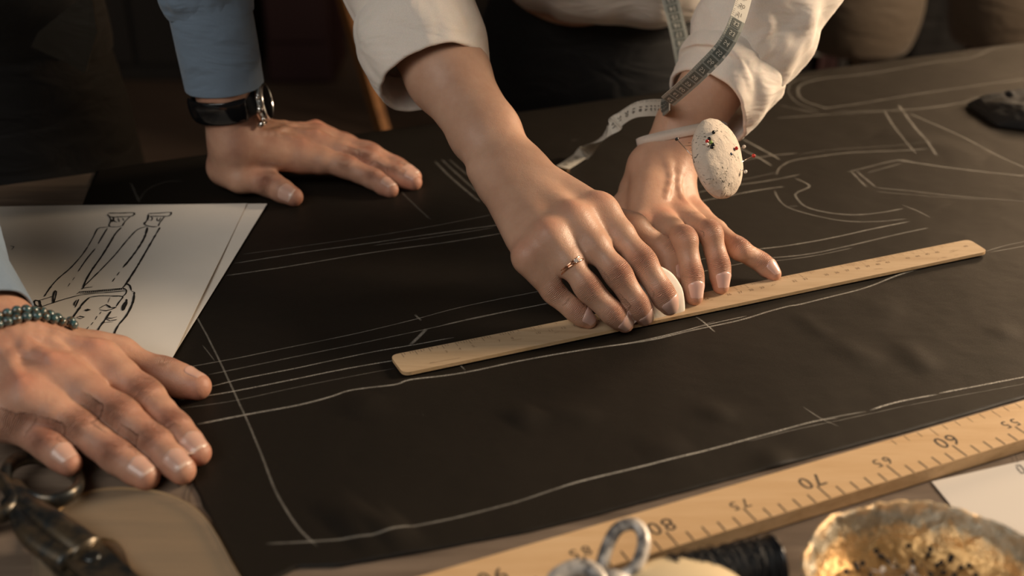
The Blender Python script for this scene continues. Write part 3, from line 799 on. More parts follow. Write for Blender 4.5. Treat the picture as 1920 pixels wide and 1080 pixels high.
for pts, w, s in [
    ([(455, 480), (560, 466), (700, 446), (820, 425), (925, 405)], 1.4, .28), ([(440, 497), (560, 478), (690, 460), (820, 440), (950, 423)], 2.0, .5),
    ([(425, 520), (560, 500), (720, 474), (840, 457), (960, 438)], 2.0, .55), ([(700, 464), (780, 452), (925, 430)], 1.2, .5),
    ([(350, 692), (460, 672), (600, 644), (700, 622), (780, 603), (900, 572), (1060, 540)], 1.5, .45), ([(390, 706), (460, 692), (600, 664), (740, 634), (830, 615), (950, 588), (1090, 558)], 1.5, .42),
    ([(830, 614), (950, 587), (1040, 570)], 1.4, .5),
    ([(340, 745), (440, 717), (560, 694), (700, 664), (790, 648), (852, 637)], 1.5, .85), ([(335, 755), (440, 737), (560, 714), (650, 696), (745, 679)], 1.6, .95),
    ([(340, 770), (440, 755), (560, 730), (740, 695)], 1.1, .30), ([(370, 800), (460, 782), (560, 764), (620, 749), (660, 737), (740, 726), (770, 716), (860, 704), (1000, 676), (1120, 655), (1220, 641), (1300, 623), (1380, 606), (1440, 588), (1480, 578), (1500, 575), (1560, 560), (1620, 544), (1690, 517), (1790, 488)], 2.3, .78),
    ([(1160, 650), (1250, 632), (1330, 612), (1400, 596)], 1.6, .6), ([(1200, 645), (1290, 622), (1340, 606)], 1.2, .35),
    ([(365, 590), (400, 655), (440, 740), (480, 830), (520, 930), (560, 995), (595, 1030)], 1.7, .42), ([(380, 650), (403, 680)], 1.2, .3),
    ([(500, 1024), (600, 1021), (700, 1013), (770, 995), (860, 974), (960, 948), (1040, 922), (1100, 904), (1260, 866), (1400, 828), (1520, 796), (1600, 780), (1625, 776)], 1.9, .50),
    ([(1040, 922), (1090, 907), (1260, 866), (1400, 828), (1520, 796), (1570, 788)], 1.7, .75), ([(1400, 832), (1480, 812), (1540, 799), (1600, 787), (1700, 764)], 1.2, .3),
    ([(1630, 774), (1680, 758), (1750, 744), (1758, 743)], 2.1, .9), ([(1760, 741), (1800, 733), (1860, 722), (1930, 709)], 2.1, .9), ([(1700, 764), (1800, 745), (1930, 722)], 1.2, .3),
    ([(1505, 767), (1540, 790), (1572, 804)], 1.3, .45), ([(778, 595), (790, 606)], 2.2, .75), ([(768, 652), (783, 638), (800, 621)], 3.2, .85), ([(860, 686), (872, 698)], 1.6, .7),
    ([(1305, 598), (1320, 609), (1340, 627)], 1.8, .75), ([(750, 360), (780, 390), (808, 415)], 2.5, .16), ([(815, 305), (850, 340), (900, 382)], 3.5, .26), ([(828, 302), (860, 332), (905, 372)], 3.5, .24), ([(842, 302), (880, 335)], 3.5, .16),
    ([(245, 345), (262, 383)], 3, .18), ([(262, 380), (275, 360), (310, 345), (345, 343)], 2.5, .12),
    # right half: pattern pieces
    ([(1420, 471), (1480, 463), (1560, 449), (1640, 432), (1705, 419)], 2.4, .55), ([(1440, 488), (1520, 479), (1620, 458), (1680, 444), (1740, 431)], 2.6, .42), ([(1430, 496), (1520, 484), (1600, 468)], 1.8, .35),
    ([(1300, 492), (1370, 480), (1420, 471)], 1.6, .45), ([(1290, 518), (1380, 500), (1440, 489)], 1.6, .4),
    ([(1300, 384), (1360, 372), (1420, 360), (1470, 353)], 2.8, .5), ([(1300, 366), (1370, 352), (1440, 342), (1500, 331)], 2.6, .42), ([(1310, 352), (1400, 338), (1460, 326)], 2.2, .22),
    ([(1390, 305), (1440, 296), (1495, 290)], 2.6, .45), ([(1455, 332), (1462, 318), (1485, 305), (1530, 297), (1600, 289), (1740, 285)], 2.6, .40), ([(1500, 292), (1570, 283), (1680, 277), (1760, 272)], 2.2, .18),
    ([(1488, 337), (1517, 352), (1495, 364), (1492, 372), (1510, 390), (1550, 401), (1600, 406), (1650, 402), (1695, 394)], 2.6, .42), ([(1452, 360), (1460, 377), (1478, 392), (1520, 405), (1580, 417), (1640, 419), (1700, 414)], 2.4, .34), ([(1475, 391), (1495, 389)], 2.2, .4),
    ([(1595, 324), (1625, 355)], 3, .34), ([(1605, 323), (1642, 355)], 3, .34), ([(1588, 326), (1680, 304), (1720, 309)], 3, .28), ([(1625, 327), (1690, 309)], 2.6, .25),
    ([(1680, 303), (1760, 315), (1850, 326), (1940, 335)], 4.2, .36), ([(1640, 355), (1700, 360), (1800, 371), (1940, 383)], 3.4, .22), ([(1640, 362), (1750, 371), (1850, 378)], 2.6, .16),
    ([(1690, 387), (1720, 399), (1745, 412)], 2.8, .32), ([(1657, 210), (1690, 262), (1718, 293)], 3.6, .34), ([(1684, 200), (1715, 242), (1756, 297)], 4.2, .38),
    ([(1705, 216), (1790, 253), (1860, 290), (1940, 326)], 3.6, .36), ([(1390, 262), (1440, 290), (1463, 304)], 3.0, .6), ([(1385, 280), (1420, 298), (1447, 315)], 3.0, .55),
    ([(1455, 225), (1560, 217), (1660, 212), (1740, 206), (1830, 189)], 4, .20), ([(1540, 206), (1620, 196), (1740, 176), (1930, 150)], 4.5, .24), ([(1560, 212), (1700, 208), (1820, 193)], 3.5, .18),
    ([(1500, 211), (1520, 212)], 3, .2), ([(1552, 206), (1510, 192), (1496, 175), (1505, 160), (1550, 149), (1620, 142), (1740, 121), (1820, 110), (1870, 92), (1940, 90)], 4.2, .24),
    ([(1535, 211), (1495, 195), (1478, 172), (1490, 154), (1540, 146)], 3.6, .16), ([(1462, 200), (1500, 208), (1540, 216)], 3.5, .18),
    ([(1845, 475), (1890, 462), (1940, 452)], 2.0, .34), ([(1855, 476), (1900, 468), (1940, 460)], 2.0, .34), ([(1070, 266), (1085, 265)], 4, .1)]:
    chalk_line(pts, w, s)
for px, py in ((1750, 420), (1408, 806), (792, 781), (1560, 760)): chalk_line([(px, py), (px+3, py+1)], 1.0, .8)

# ------------------------------------------------------------------ rulers
def rounded(pts, r, n=6):
    """round the corners of an xy polygon"""
    out = []; m = len(pts)
    for i in range(m):
        p0, p1, p2 = A(pts[i-1][:2]), A(pts[i][:2]), A(pts[(i+1) % m][:2])
        a = p1+(p0-p1)/np.linalg.norm(p0-p1)*r; b = p1+(p2-p1)/np.linalg.norm(p2-p1)*r
        for t in np.linspace(0, 1, n): out.append((1-t)**2*a+2*t*(1-t)*p1+t*t*b)
    return out
def marks_on(mb, z, org, ux, uy, mi):
    """returns functions that print a bar / a text on a flat face: org + x*ux + y*uy"""
    def bar(x0, y0, x1, y1, w):
        a = org+ux*x0+uy*y0; b = org+ux*x1+uy*y1; d = nrm(b-a); n_ = np.cross(A([0, 0, 1.]), d)*w/2
        mb.add([p+A([0, 0, z]) for p in (a-n_, b-n_, b+n_, a+n_)], [(0, 1, 2, 3)], mi)
    def text(t, x, y, h, flip=False, sx=1.):
        V, Fc = text_geo(t); s = -1 if flip else 1
        mb.add([org+ux*(x+s*v[0]*h*sx)+uy*(y+s*v[1]*h)+A([0, 0, z]) for v in V], Fc, mi)
    return bar, text
# small ruler
zb = .0030; zt = .0056
tl, bl, tr, br = P(731, 666, zt), P(756, 700, zt), P(1817, 448.5, zt), P(1853, 471, zt)
poly = rounded([bl, br, tr, tl], .006)
mb = MB(); mb.prism(poly, zb, zt, 0, 1)
ux = nrm(tr-tl); uy = nrm(bl-br+0*tl); uy = A([-ux[1], ux[0], 0]); Wd = abs((tl-bl)@uy); Lr = (tr-tl)@ux
bar, text = marks_on(mb, .00012, tl, ux, uy, 2); barf, textf = marks_on(mb, .00012, tl, ux, uy, 3)
for i in range(0, int((Lr-.012)*1000)+1, 2):
    x = .008+i/1000; l = .006 if i % 10 == 0 else .0028
    (bar if i < 90 else barf)(x, -.0008, x+.0002, -.0008-l*(.6+.5*rng.rand()), .00028) if rng.rand() < (.7 if i < 90 else .4) else None
    if i % 10 == 0 and i and rng.rand() < .8: textf(str(i//10), x, -.0105, .0042)
bar2, text2 = marks_on(mb, .00010, tl, ux, uy, 3)
bar2(.022, -.021, .044, -.0222, .0004)
for k in range(26):
    x = rng.rand()*(Lr-.03)+.015; y = -(.004+rng.rand()*(Wd-.008)); l = .002+rng.rand()*.008; bar2(x, y, x+l, y+(rng.rand()-.5)*.003, .0003)
M_NOTCH = M_RAW
small = mb.build('wooden_ruler', [M_RULER, M_RAW, M_PRINT, M_FAINT], None, False)
tag(small, 'small worn wooden ruler with rounded ends lying across the dark cloth under the hands', 'ruler')
# metre stick: top face front edge through the tick ends, centimetres counted towards the left
zt = .0105; zb = .0012
f60 = P(1814, 856, zt); f80 = P(1271, 1023, zt); mx = nrm(f80-f60); my = A([mx[1], -mx[0], 0])   # mx towards higher numbers, my towards the back
if my[1] < 0: my = -my
bk = (P(1400, 902, zt)-f60)@my
e0 = f60-mx*.60; # zero end
pA, pB, pC, pD = e0-mx*.006, e0+mx*1.006, e0+mx*1.006+my*bk, e0-mx*.006+my*bk
mb = MB()
poly = rounded([pB, pA, pD, pC], .002, 3)
bev = .0012
mb.prism(poly, zb, zt, 0, 1)
bar, text = marks_on(mb, .00012, e0, mx, my, 2)
for i in range(0, 101):
    x = i/100
    l = .0125 if i % 5 == 0 else .0082
    bar(x, .0004, x, l, .00095)
    bar(x, bk-.0008, x, bk-(.006 if i % 5 else .009), .00035) if i < 64 else None
    if i % 5 == 0 and 0 < i < 100:
        big = i % 10 == 0; h = .0150 if big else .0105; s = str(i)
        for k, chh in enumerate(s):   # digits stand apart on either side of the long tick
            off = (-.0044 if k == 0 else .0044)*(1 if big else .85)
            # numerals read from the far side of the table
            V, Fc = text_geo(chh)
            mb.add([e0-mx*0+mx*(x+off+v[0]*h)+A([0, 0, zt-zt+.00012])+my*((.0178 if big else .0165)-v[1]*h) for v in V], [f[::-1] for f in Fc], 2)
mb.box(P(1546, 944, 0)+A([0, 0, .0075]), (.0035, .0006, .002), RZ, 3)
metre = mb.build('metre_stick', [M_METRE, M_RAW, M_PRINT, mat('blue_ink_spot', (.05, .07, .10), .6)], None, False)
tag(metre, 'long varnished wooden metre stick with black centimetre numbers along the front edge of the cloth', 'ruler')

# ------------------------------------------------------------------ tailor's chalk held upright on the ruler's edge
c0, c1 = P(1193, 612, .0018), P(1284, 590, .0018); cu = nrm(c1-c0); cl = np.linalg.norm(c1-c0); lean = nrm(A([0, 0, 1.])*.93+A([-cu[1], cu[0], 0])*.30); cn = np.cross(cu, lean)
ol = []
for x, y in [(0, 0), (.25, -.01), (.6, -.01), (.93, .02), (1.0, .10), (1.0, .42), (.93, .62), (.80, .82), (.62, .96), (.50, 1.0), (.38, .95), (.2, .78), (.07, .5), (.0, .2)]:
    ol.append((x*cl, y*.041))
ol = smooth_path([A([a, b, 0]) for a, b in ol], .0025, True)
mb = MB(); n = len(ol); T2 = .0028
c_ = A([cl/2, .018, 0])
V = []
for off, sc_ in ((-T2, .90), (-T2*.6, .985), (0, 1.), (T2*.6, .985), (T2, .90)):
    for p in ol:
        q = c_+(p-c_)*sc_; V.append(c0+cu*q[0]+lean*(q[1]+.0008)+cn*off)
Fc = [(k*n+i, k*n+(i+1) % n, (k+1)*n+(i+1) % n, (k+1)*n+i) for k in range(4) for i in range(n)]+[list(range(n))[::-1], [4*n+i for i in range(n)]]
mb.add(V, Fc)
tag(mb.build('tailors_chalk', M_CHALK, None, True), "flat piece of white tailor's chalk held upright against the small ruler", 'chalk')

# ------------------------------------------------------------------ paper
def sheet(name, pts, z, label, drawings=(), mats=None, lift=None, w=.0007, group=None):
    """pts: 4 xy corners; a thin curved sheet with ink strokes printed on it"""
    p00, p10, p11, p01 = [A(p)[:2] for p in pts]
    nu, nv = 60, 60; mb = MB()
    def zz(x, y): return z+(lift(x, y) if lift else 0)
    V = []
    for k, dz in enumerate((0, -.00025)):
        for j in range(nv+1):
            for i in range(nu+1):
                u, v = i/nu, j/nv; p = (1-v)*((1-u)*p00+u*p10)+v*((1-u)*p01+u*p11); V.append((p[0], p[1], zz(p[0], p[1])+dz))
    m = (nu+1)*(nv+1); Fc = []
    for j in range(nv):
        for i in range(nu):
            a = j*(nu+1)+i; Fc.append((a, a+1, a+nu+2, a+nu+1)); Fc.append((a+m, a+m+nu+1, a+m+nu+2, a+m+1))
    rg = [i for i in range(nu+1)]+[j*(nu+1)+nu for j in range(1, nv+1)]+[nv*(nu+1)+i for i in range(nu-1, -1, -1)]+[j*(nu+1) for j in range(nv-1, 0, -1)]
    for a, b in zip(rg, rg[1:]+rg[:1]): Fc.append((a, a+m, b+m, b))
    mb.add(V, Fc, 0)
    for st in drawings:
        ww = st[0]; q = [P(*p, z)[:2] for p in st[1]]
        q = A(smooth_path(q, .003)); n = len(q)
        t = np.gradient(q, axis=0); t /= np.maximum(1e-9, np.linalg.norm(t, axis=1))[:, None]; nn = np.column_stack([-t[:, 1], t[:, 0]])
        wv = ww*(.75+.5*A([noise.noise(Vector((k*.9, ww*9000, q[0, 0]*77))) for k in range(n)]))
        wv[0] *= .5; wv[-1] *= .4
        V = []
        for sg in (1, -1):
            for k in range(n):
                p = q[k]+nn[k]*sg*wv[k]/2; V.append((p[0], p[1], zz(p[0], p[1])+.00025))
        mb.add(V, [(k+n, k+n+1, k+1, k) for k in range(n-1)], 1)
    o = mb.build(name, mats or [M_PAPER, M_INK], None, False)
    return tag(o, label, 'paper', group)
def c5(*l): return [(x/3, 340+y/3) for x, y in l]
W1, W2, W3 = .0015, .0021, .0009
D = [(W2, c5((610, 185), (680, 184), (755, 182), (745, 200), (700, 204), (620, 206), (608, 190))), (W1, c5((612, 200), (625, 225), (615, 258), (660, 262), (690, 255))),
     (W2, c5((618, 205), (640, 210), (632, 235))), (W1, c5((735, 202), (705, 230), (688, 258))), (W1, c5((640, 215), (645, 232), (660, 236))), (W1, c5((665, 212), (672, 235))), (W1, c5((690, 212), (698, 228))),
     (W2, c5((833, 186), (900, 182), (962, 178), (950, 198), (900, 200), (838, 200))), (W2, c5((835, 190), (830, 220), (812, 245), (850, 258), (885, 258))), (W1, c5((845, 200), (858, 210), (850, 226), (838, 222))),
     (W1, c5((885, 208), (884, 224), (898, 228))), (W1, c5((925, 202), (900, 235), (890, 256))), (W1, c5((905, 208), (892, 230))),
     (W1, c5((612, 262), (580, 266), (550, 274), (520, 330), (470, 410), (400, 490), (330, 550), (285, 600), (250, 652))), (W1, c5((605, 270), (580, 310), (552, 358))), (W1, c5((536, 385), (490, 440), (440, 512))),
     (W1, c5((420, 545), (410, 560))), (W1, c5((395, 578), (384, 596))), (W2, c5((683, 265), (650, 300), (620, 350), (570, 430), (520, 500), (485, 560), (468, 602))),
     (W1, c5((828, 258), (775, 275), (720, 330), (650, 415), (580, 490), (520, 550), (480, 590), (462, 612))), (W2, c5((830, 262), (812, 320), (770, 390), (725, 450), (692, 490))), (W1, c5((672, 515), (658, 535))), (W1, c5((648, 548), (632, 570))),
     (W2, c5((900, 262), (860, 330), (820, 400), (780, 470), (740, 535), (705, 590), (690, 605))), (W1, c5((455, 610), (490, 602), (522, 600))),
     (W1, c5((235, 708), (290, 690), (360, 668), (430, 650), (470, 642), (560, 634), (640, 628), (712, 622))), (W1, c5((222, 672), (260, 662), (300, 650))), (W1, c5((300, 690), (300, 650), (310, 618), (318, 625), (312, 660), (302, 690))),
     (W2, c5((232, 708), (205, 705), (192, 688), (198, 672), (222, 675), (228, 700), (238, 715))), (W3, c5((190, 738), (215, 725), (240, 712))), (W1, c5((432, 640), (450, 626), (520, 622), (600, 616), (690, 608))),
     (W2, c5((708, 580), (730, 592), (740, 622))), (W1, c5((690, 606), (712, 618), (708, 640), (690, 655))), (W1, c5((742, 625), (758, 630))),
     (W2, c5((757, 630), (748, 690), (715, 760), (670, 815), (645, 862), (638, 900))), (W1, c5((505, 658), (560, 650), (640, 652), (692, 655), (672, 685), (655, 712))),
     (W2, c5((505, 658), (470, 690), (430, 745), (390, 800), (355, 860), (345, 890))), (W2, c5((625, 738), (590, 790), (555, 840), (536, 895))), (W1, c5((560, 722), (600, 700), (618, 718), (655, 716), (600, 735), (560, 728))),
     (W2, c5((600, 702), (625, 716))), (W1, c5((570, 742), (562, 755))), (W1, c5((548, 765), (538, 785))), (W1, c5((525, 800), (515, 815))), (W1, c5((500, 825), (490, 840))), (W1, c5((478, 850), (468, 866))), (W3, c5((620, 660), (608, 690))),
     (W2, c5((478, 730), (492, 726), (506, 730), (492, 734), (478, 731))), (W1, c5((432, 772), (450, 765), (476, 770), (458, 778), (433, 774))), (W2, c5((712, 670), (712, 695), (692, 735), (694, 705), (712, 680))),
     (W1, c5((598, 775), (630, 778), (660, 770))), (W1, c5((625, 790), (650, 788), (660, 785))), (W2, c5((598, 782), (622, 792))), (W3, c5((590, 802), (640, 797))), (W1, c5((596, 870), (598, 885))), (W1, c5((397, 812), (398, 835), (402, 850))),
     (W1, c5((432, 672), (420, 690), (418, 705))), (W1, c5((445, 668), (428, 705), (425, 715))), (W2, c5((238, 733), (252, 755), (252, 780), (248, 805))), (W1, c5((295, 745), (308, 775), (308, 810), (306, 835))), (W1, c5((60, 370), (80, 375), (66, 392))),
     (W3, c5((468, 636), (690, 612)))]
for k in range(24):
    t = k/24; x = 450+t*255; y = 640-t*22; D.append((W1, c5((x, y-14), (x+3, y-2))))
def lift1(x, y): return .0006*math.sin(x*22+1)*math.sin(y*19)+.0006
tr1, br1 = P(463, 382, .004), P(322, 676, .004); dn = nrm(br1-tr1)
tl1 = P(-160, 391, .004)
tr2, br2 = P(501, 383, .0025), P(322, 674, .0025)
# the lower sheet has a slightly wavy right edge
sheet('paper_sheet', [P(-200, 392, .0025), tr2, br2+nrm(br2-tr2)*.03, P(-200, 700, .0025)], .0026, 'blank paper sheet peeking out from under the trouser sketch', (), None, lambda x, y: .0004*math.sin(x*30)*math.sin(y*25)+.0004)
sheet('sketch_sheet', [tl1, tr1, br1+dn*.02, P(-200, 715, .004)], .0040, 'paper sheet with an ink sketch of trousers lying left under the man\'s hand', D, None, lift1)
pr, pl_ = P(1747, 903, .0008), P(1795, 962, .0008); dd = nrm(pl_-pr); de = nrm(P(1900, 868, .0008)-pr)
sheet('pattern_paper', [pr-de*0, pr+dd*.42, pr+dd*.42+de*.45, pr+de*.45], .0009, 'white paper with a little handwriting at the lower right beneath the metre stick', [(.0007, [(1903, 852), (1909, 868)]), (.0013, [(1904, 872), (1913, 873), (1935, 900)]), (.0010, [(1906, 875), (1916, 888), (1926, 883), (1936, 880)]), (.0006, [(1916, 850), (1924, 862)])], [M_PAPER2, M_INK])

# ------------------------------------------------------------------ clothes
def loft(rings, n=72, wrinkle=None):
    """rings: (centre, normal, side hint, half width a, half height b); returns V, F grid"""
    V = []
    for k, (c, nr, sd, a, b) in enumerate(rings):
        nr = nrm(nr); sd = nrm(A(sd)-nr*(A(sd)@nr)); up = np.cross(nr, sd)
        for j in range(n):
            t = 2*math.pi*j/n; d = wrinkle(k, t, A(c)) if wrinkle else 0
            V.append(A(c)+sd*math.cos(t)*(a+d)+up*math.sin(t)*(b+d))
    m = len(rings)
    return V, [(k*n+j, k*n+(j+1) % n, (k+1)*n+(j+1) % n, (k+1)*n+j) for k in range(m-1) for j in range(n)]
def interp_rings(keys, per=8):
    """smooth key rings"""
    arr = [np.r_[A(c), nrm(nr), nrm(sd), a, b] for c, nr, sd, a, b in keys]
    out = []
    m = len(arr)
    for i in range(m-1):
        p0, p1, p2, p3 = arr[max(i-1, 0)], arr[i], arr[i+1], arr[min(i+2, m-1)]
        for k in range(per):
            t = k/per; out.append(.5*((2*p1)+(-p0+p2)*t+(2*p0-5*p1+4*p2-p3)*t*t+(-p0+3*p1-3*p2+p3)*t**3))
    out.append(arr[-1]); return [(v[0:3], v[3:6], v[6:9], v[9], v[10]) for v in out]
def fold(seed, amp, f1=3, f2=30., aniso=1.):
    def w(k, t, c):
        return amp*(noise.noise(Vector((math.cos(t)*f1+seed, math.sin(t)*f1, c[2]*f2+c[1]*f2*.6+c[0]*f2*aniso)))*1.3
                    + .6*abs(noise.noise(Vector((math.cos(t)*f1*2+seed*2, math.sin(t)*f1*2+5, c[2]*f2*1.7+c[0]*f2)))))
    return w
def cuff_rings(keys, th):
    """outer wall then a rolled rim and the inner wall going back up"""
    r = interp_rings(keys, 9)
    c, nr, sd, a, b = r[0]; c2 = r[1][0]; ax = nrm(A(c2)-A(c))
    rim = []
    for t in np.linspace(0, math.pi, 7)[1:-1]:
        rim.append((A(c)-ax*math.sin(t)*th*.6, nr, sd, a-th*(1-math.cos(t))/2, b-th*(1-math.cos(t))/2))
    inner = [(A(q[0]), q[1], q[2], q[3]-th, q[4]-th) for q in r[:16]]
    return inner[::-1]+rim[::-1]+r
RTX = (1, 0, 0)
# woman's right sleeve: rolled cuff, then the sleeve proper coming out of it
axR = nrm(ELB_WR-W_WR)
cR = CUF_WR+A([-.012, .004, -.002])
nR = nrm(A([-.30, .72, .62]))
keys = [(cR, nR, RTX, .0500, .046), (cR+nR*.018+A([-.001, 0, .003]), nR, RTX, .0525, .048), (cR+nR*.038+A([-.002, -.002, .003]), nR, RTX, .0540, .050), (cR+nR*.055+A([-.001, -.002, .004]), nR, RTX, .0525, .050), (cR+nR*.068+A([.001, 0, .004]), nR, RTX, .0475, .047), (cR+nR*.074+A([.002, 0, .004]), nR, RTX, .043, .042)]
V, Fc = loft(cuff_rings(keys, .004), 96, fold(1.3, .0042, 1.3, 30))
mb = MB(); mb.add(V, Fc)
rc = mb.build('rolled_cuff', M_WHITE, woman, True)
keys = [(cR+nR*.055, nR, RTX, .047, .044), (cR+nR*.085+A([-.006, .0, .012]), nrm(nR+A([.2, .1, .5])), RTX, .050, .050), (cR+A([-.028, .10, .10]), (.05, .5, .8), RTX, .058, .060), (cR+A([-.02, .19, .19]), (.15, .6, .8), RTX, .066, .07), (SH_WR+A([.0, .0, -.02]), (.3, .5, .8), RTX, .075, .08), (SH_WR+A([.05, .03, .04]), (.8, .2, .4), (.3, 0, -1), .07, .08)]
V, Fc = loft(interp_rings(keys, 12), 80, fold(4.1, .005, 1.8, 22)); sl = MB(); sl.add(V, Fc)
sl.build('sleeve', M_WHITE, woman, True)
# her left sleeve
nL = nrm(A([.42, .42, .55])); cL = CUF_WL+A([.006, .004, .000])
nL0 = nrm(A([.62, .50, .38]))
keys = [(cL, nL0, (.3, 1, .1), .045, .040), (cL+nL*.014+A([.001, 0, -.002]), nL0, (.3, 1, .1), .048, .044), (cL+nL*.030+A([.002, .0, -.003]), nL, (.3, 1, .1), .050, .048), (cL+nL*.042+A([.003, 0, -.003]), nL, (.3, 1, .1), .048, .048), (cL+nL*.049+A([.003, 0, .0]), nL, (.3, 1, .1), .043, .043)]
V, Fc = loft(cuff_rings(keys, .004), 96, fold(8.3, .0040, 1.3, 28)); mb = MB(); mb.add(V, Fc)
mb.build('rolled_cuff', M_WHITE, woman, True)
keys = [(cL+nL*.036+A([.004, 0, 0]), nL, (.3, 1, .1), .043, .043), (cL+nL*.060+A([.004, 0, .008]), nL, (.3, 1, .1), .051, .050), (cL+nL*.11+A([.004, .0, .024]), (.35, .4, .8), (.3, 1, .1), .058, .057), (ELB_WL+A([.008, .03, .06]), (.0, .5, .8), (.3, 1, .1), .068, .066), (SH_WL+A([.0, -.05, -.09]), (-.1, .6, .8), (.3, 1, .1), .075, .072), (SH_WL+A([-.04, .02, .03]), (-.7, .3, .5), (.3, 1, .1), .07, .08)]
V, Fc = loft(interp_rings(keys, 12), 80, fold(2.7, .007, 1.9, 20)); sl = MB(); sl.add(V, Fc)
sl.build('sleeve', M_WHITE, woman, True)
# blouse body hanging over the dark skirt
def blouse_w(k, t, c): return .010*noise.noise(Vector((math.cos(t)*3.2, math.sin(t)*3.2, c[2]*7)))+.006*math.sin(t*9+1.3)*max(0, (.30-c[2])/.3)
Z1 = (0, -.12, 1)
keys = [(A([.135, 1.41, .090]), Z1, RTX, .085, .075), (A([.135, 1.395, .097]), Z1, RTX, .122, .105), (A([.135, 1.37, .120]), (0, -.2, 1), RTX, .140, .120), (A([.132, 1.34, .17]), (0, -.4, 1), RTX, .145, .125), (A([.125, 1.29, .26]), (0, -.5, 1), RTX, .155, .12), (A([.11, 1.25, .38]), (0, -.4, 1), RTX, .175, .115), (A([.10, 1.24, .45]), (0, -.3, 1), RTX, .12, .08), (A([.10, 1.23, .48]), (0, -.3, 1), RTX, .055, .052)]
V, Fc = loft(interp_rings(keys, 10), 120, blouse_w); mb = MB(); mb.add(V, Fc)
mb.build('blouse', M_WHITE, woman, True)
def skirt_w(k, t, c): return .010*math.sin(t*7+.4)*min(1, max(0, (.0-c[2])))
keys = [(A([.125, 1.43, .16]), (0, 0, 1), RTX, .125, .095), (A([.115, 1.44, .02]), (0, 0, 1), RTX, .165, .125), (A([.115, 1.46, -.10]), (0, 0, 1), RTX, .195, .145), (A([.115, 1.46, -.45]), (0, 0, 1), RTX, .215, .16), (A([.115, 1.46, -.88]), (0, 0, 1), RTX, .26, .20)]
V, Fc = loft(interp_rings(keys, 10), 120, skirt_w); mb = MB(); mb.add(V, Fc)
mb.build('skirt', M_BLACKC, woman, True)

# man's sleeves: blue, one buttoned cuff each
axM = nrm(ELB_MR-W_MR)
def shirt_sleeve(W_, E_, S_, start, rad, par, seed, length=.062):
    ax = nrm(E_-W_); c = W_+ax*start; sd = nrm(np.cross(ax, A([.2, 1, .3])))
    keys = [(c, ax, sd, rad, rad*.93), (c+ax*length*.5, ax, sd, rad*1.02, rad*.95), (c+ax*length, ax, sd, rad*1.03, rad*.97)]
    V, Fc = loft(cuff_rings(keys, .0022), 80, fold(seed, .0008, 1.4, 20)); mb = MB(); mb.add(V, Fc); mb.build('cuff', M_BLUE, par, True)
    keys = [(c+ax*(length-.022), ax, sd, rad*.955, rad*.90), (c+ax*(length+.006), ax, sd, rad*1.12, rad*1.12), (c+ax*(length+.05), ax, sd, rad*1.30, rad*1.30), (E_, nrm(ax+nrm(S_-E_)), sd, rad*1.6, rad*1.6), (E_*.5+S_*.5, nrm(S_-E_), sd, rad*1.6, rad*1.6), (S_, nrm(S_-E_), sd, rad*1.9, rad*1.9), (S_+nrm(S_-E_)*.02+A([-.03, .02, 0]), nrm(S_-E_), sd, rad*1.2, rad*1.2)]
    V, Fc = loft(interp_rings(keys, 14), 80, fold(seed+3, .0045, 1.6, 34)); mb = MB(); mb.add(V, Fc); mb.build('sleeve', M_BLUE, par, True)
shirt_sleeve(W_MR, ELB_MR, SH_MR, .019, .0345, man, 5.2)
shirt_sleeve(W_ML, ELB_ML, SH_ML, .053, .0355, man, 9.1, .088)
def vest_w(k, t, c): return .006*noise.noise(Vector((math.cos(t)*2.5, math.sin(t)*2.5, c[2]*9)))
keys = [(A([-.63, 1.285, .075]), (.1, .05, 1), RTX, .172, .130), (A([-.63, 1.27, .11]), (.1, .1, 1), RTX, .180, .140), (A([-.62, 1.22, .22]), (.1, -.3, 1), RTX, .180, .135), (A([-.58, 1.14, .42]), (.1, -.3, 1), RTX, .185, .125), (A([-.56, 1.10, .56]), (0, -.3, 1), RTX, .12, .08)]
V, Fc = loft(cuff_rings(keys, .005), 110, vest_w); mb = MB(); mb.add(V, Fc); mb.build('waistcoat', M_VEST, man, True)
# the open front corner of the waistcoat shows its brown lining
fl = [PY(72, 60, 1.13), PY(170, -20, 1.12), PY(182, 60, 1.115), PY(160, 137, 1.12), PY(112, 112, 1.125), PY(58, 88, 1.13)]
mb = MB(); n = len(fl); th = A([0, .004, 0]); mb.add(fl+[p+th for p in fl], [list(range(n)), [n+i for i in range(n)][::-1]]+[(i, i+n, (i+1) % n+n, (i+1) % n) for i in range(n)])
mb.build('waistcoat_lining', M_LINING, man, False)
for sx in (-1, 1):
    keys = [(A([-.63+sx*.03, 1.28, .13]), (0, 0, 1), RTX, .115, .115), (A([-.63+sx*.045, 1.29, .02]), (0, 0, 1), RTX, .125, .13), (A([-.63+sx*.075, 1.30, -.15]), (0, 0, 1), RTX, .105, .12), (A([-.63+sx*.10, 1.31, -.5]), (0, 0, 1), RTX, .08, .085), (A([-.63+sx*.12, 1.30, -.87]), (0, 0, 1), RTX, .07, .08)]
    V, Fc = loft(interp_rings(keys, 8), 60, fold(3+sx, .004, 1.5, 9)); mb = MB(); mb.add(V, Fc); mb.build('trouser_leg', M_BLACKC, man, True)

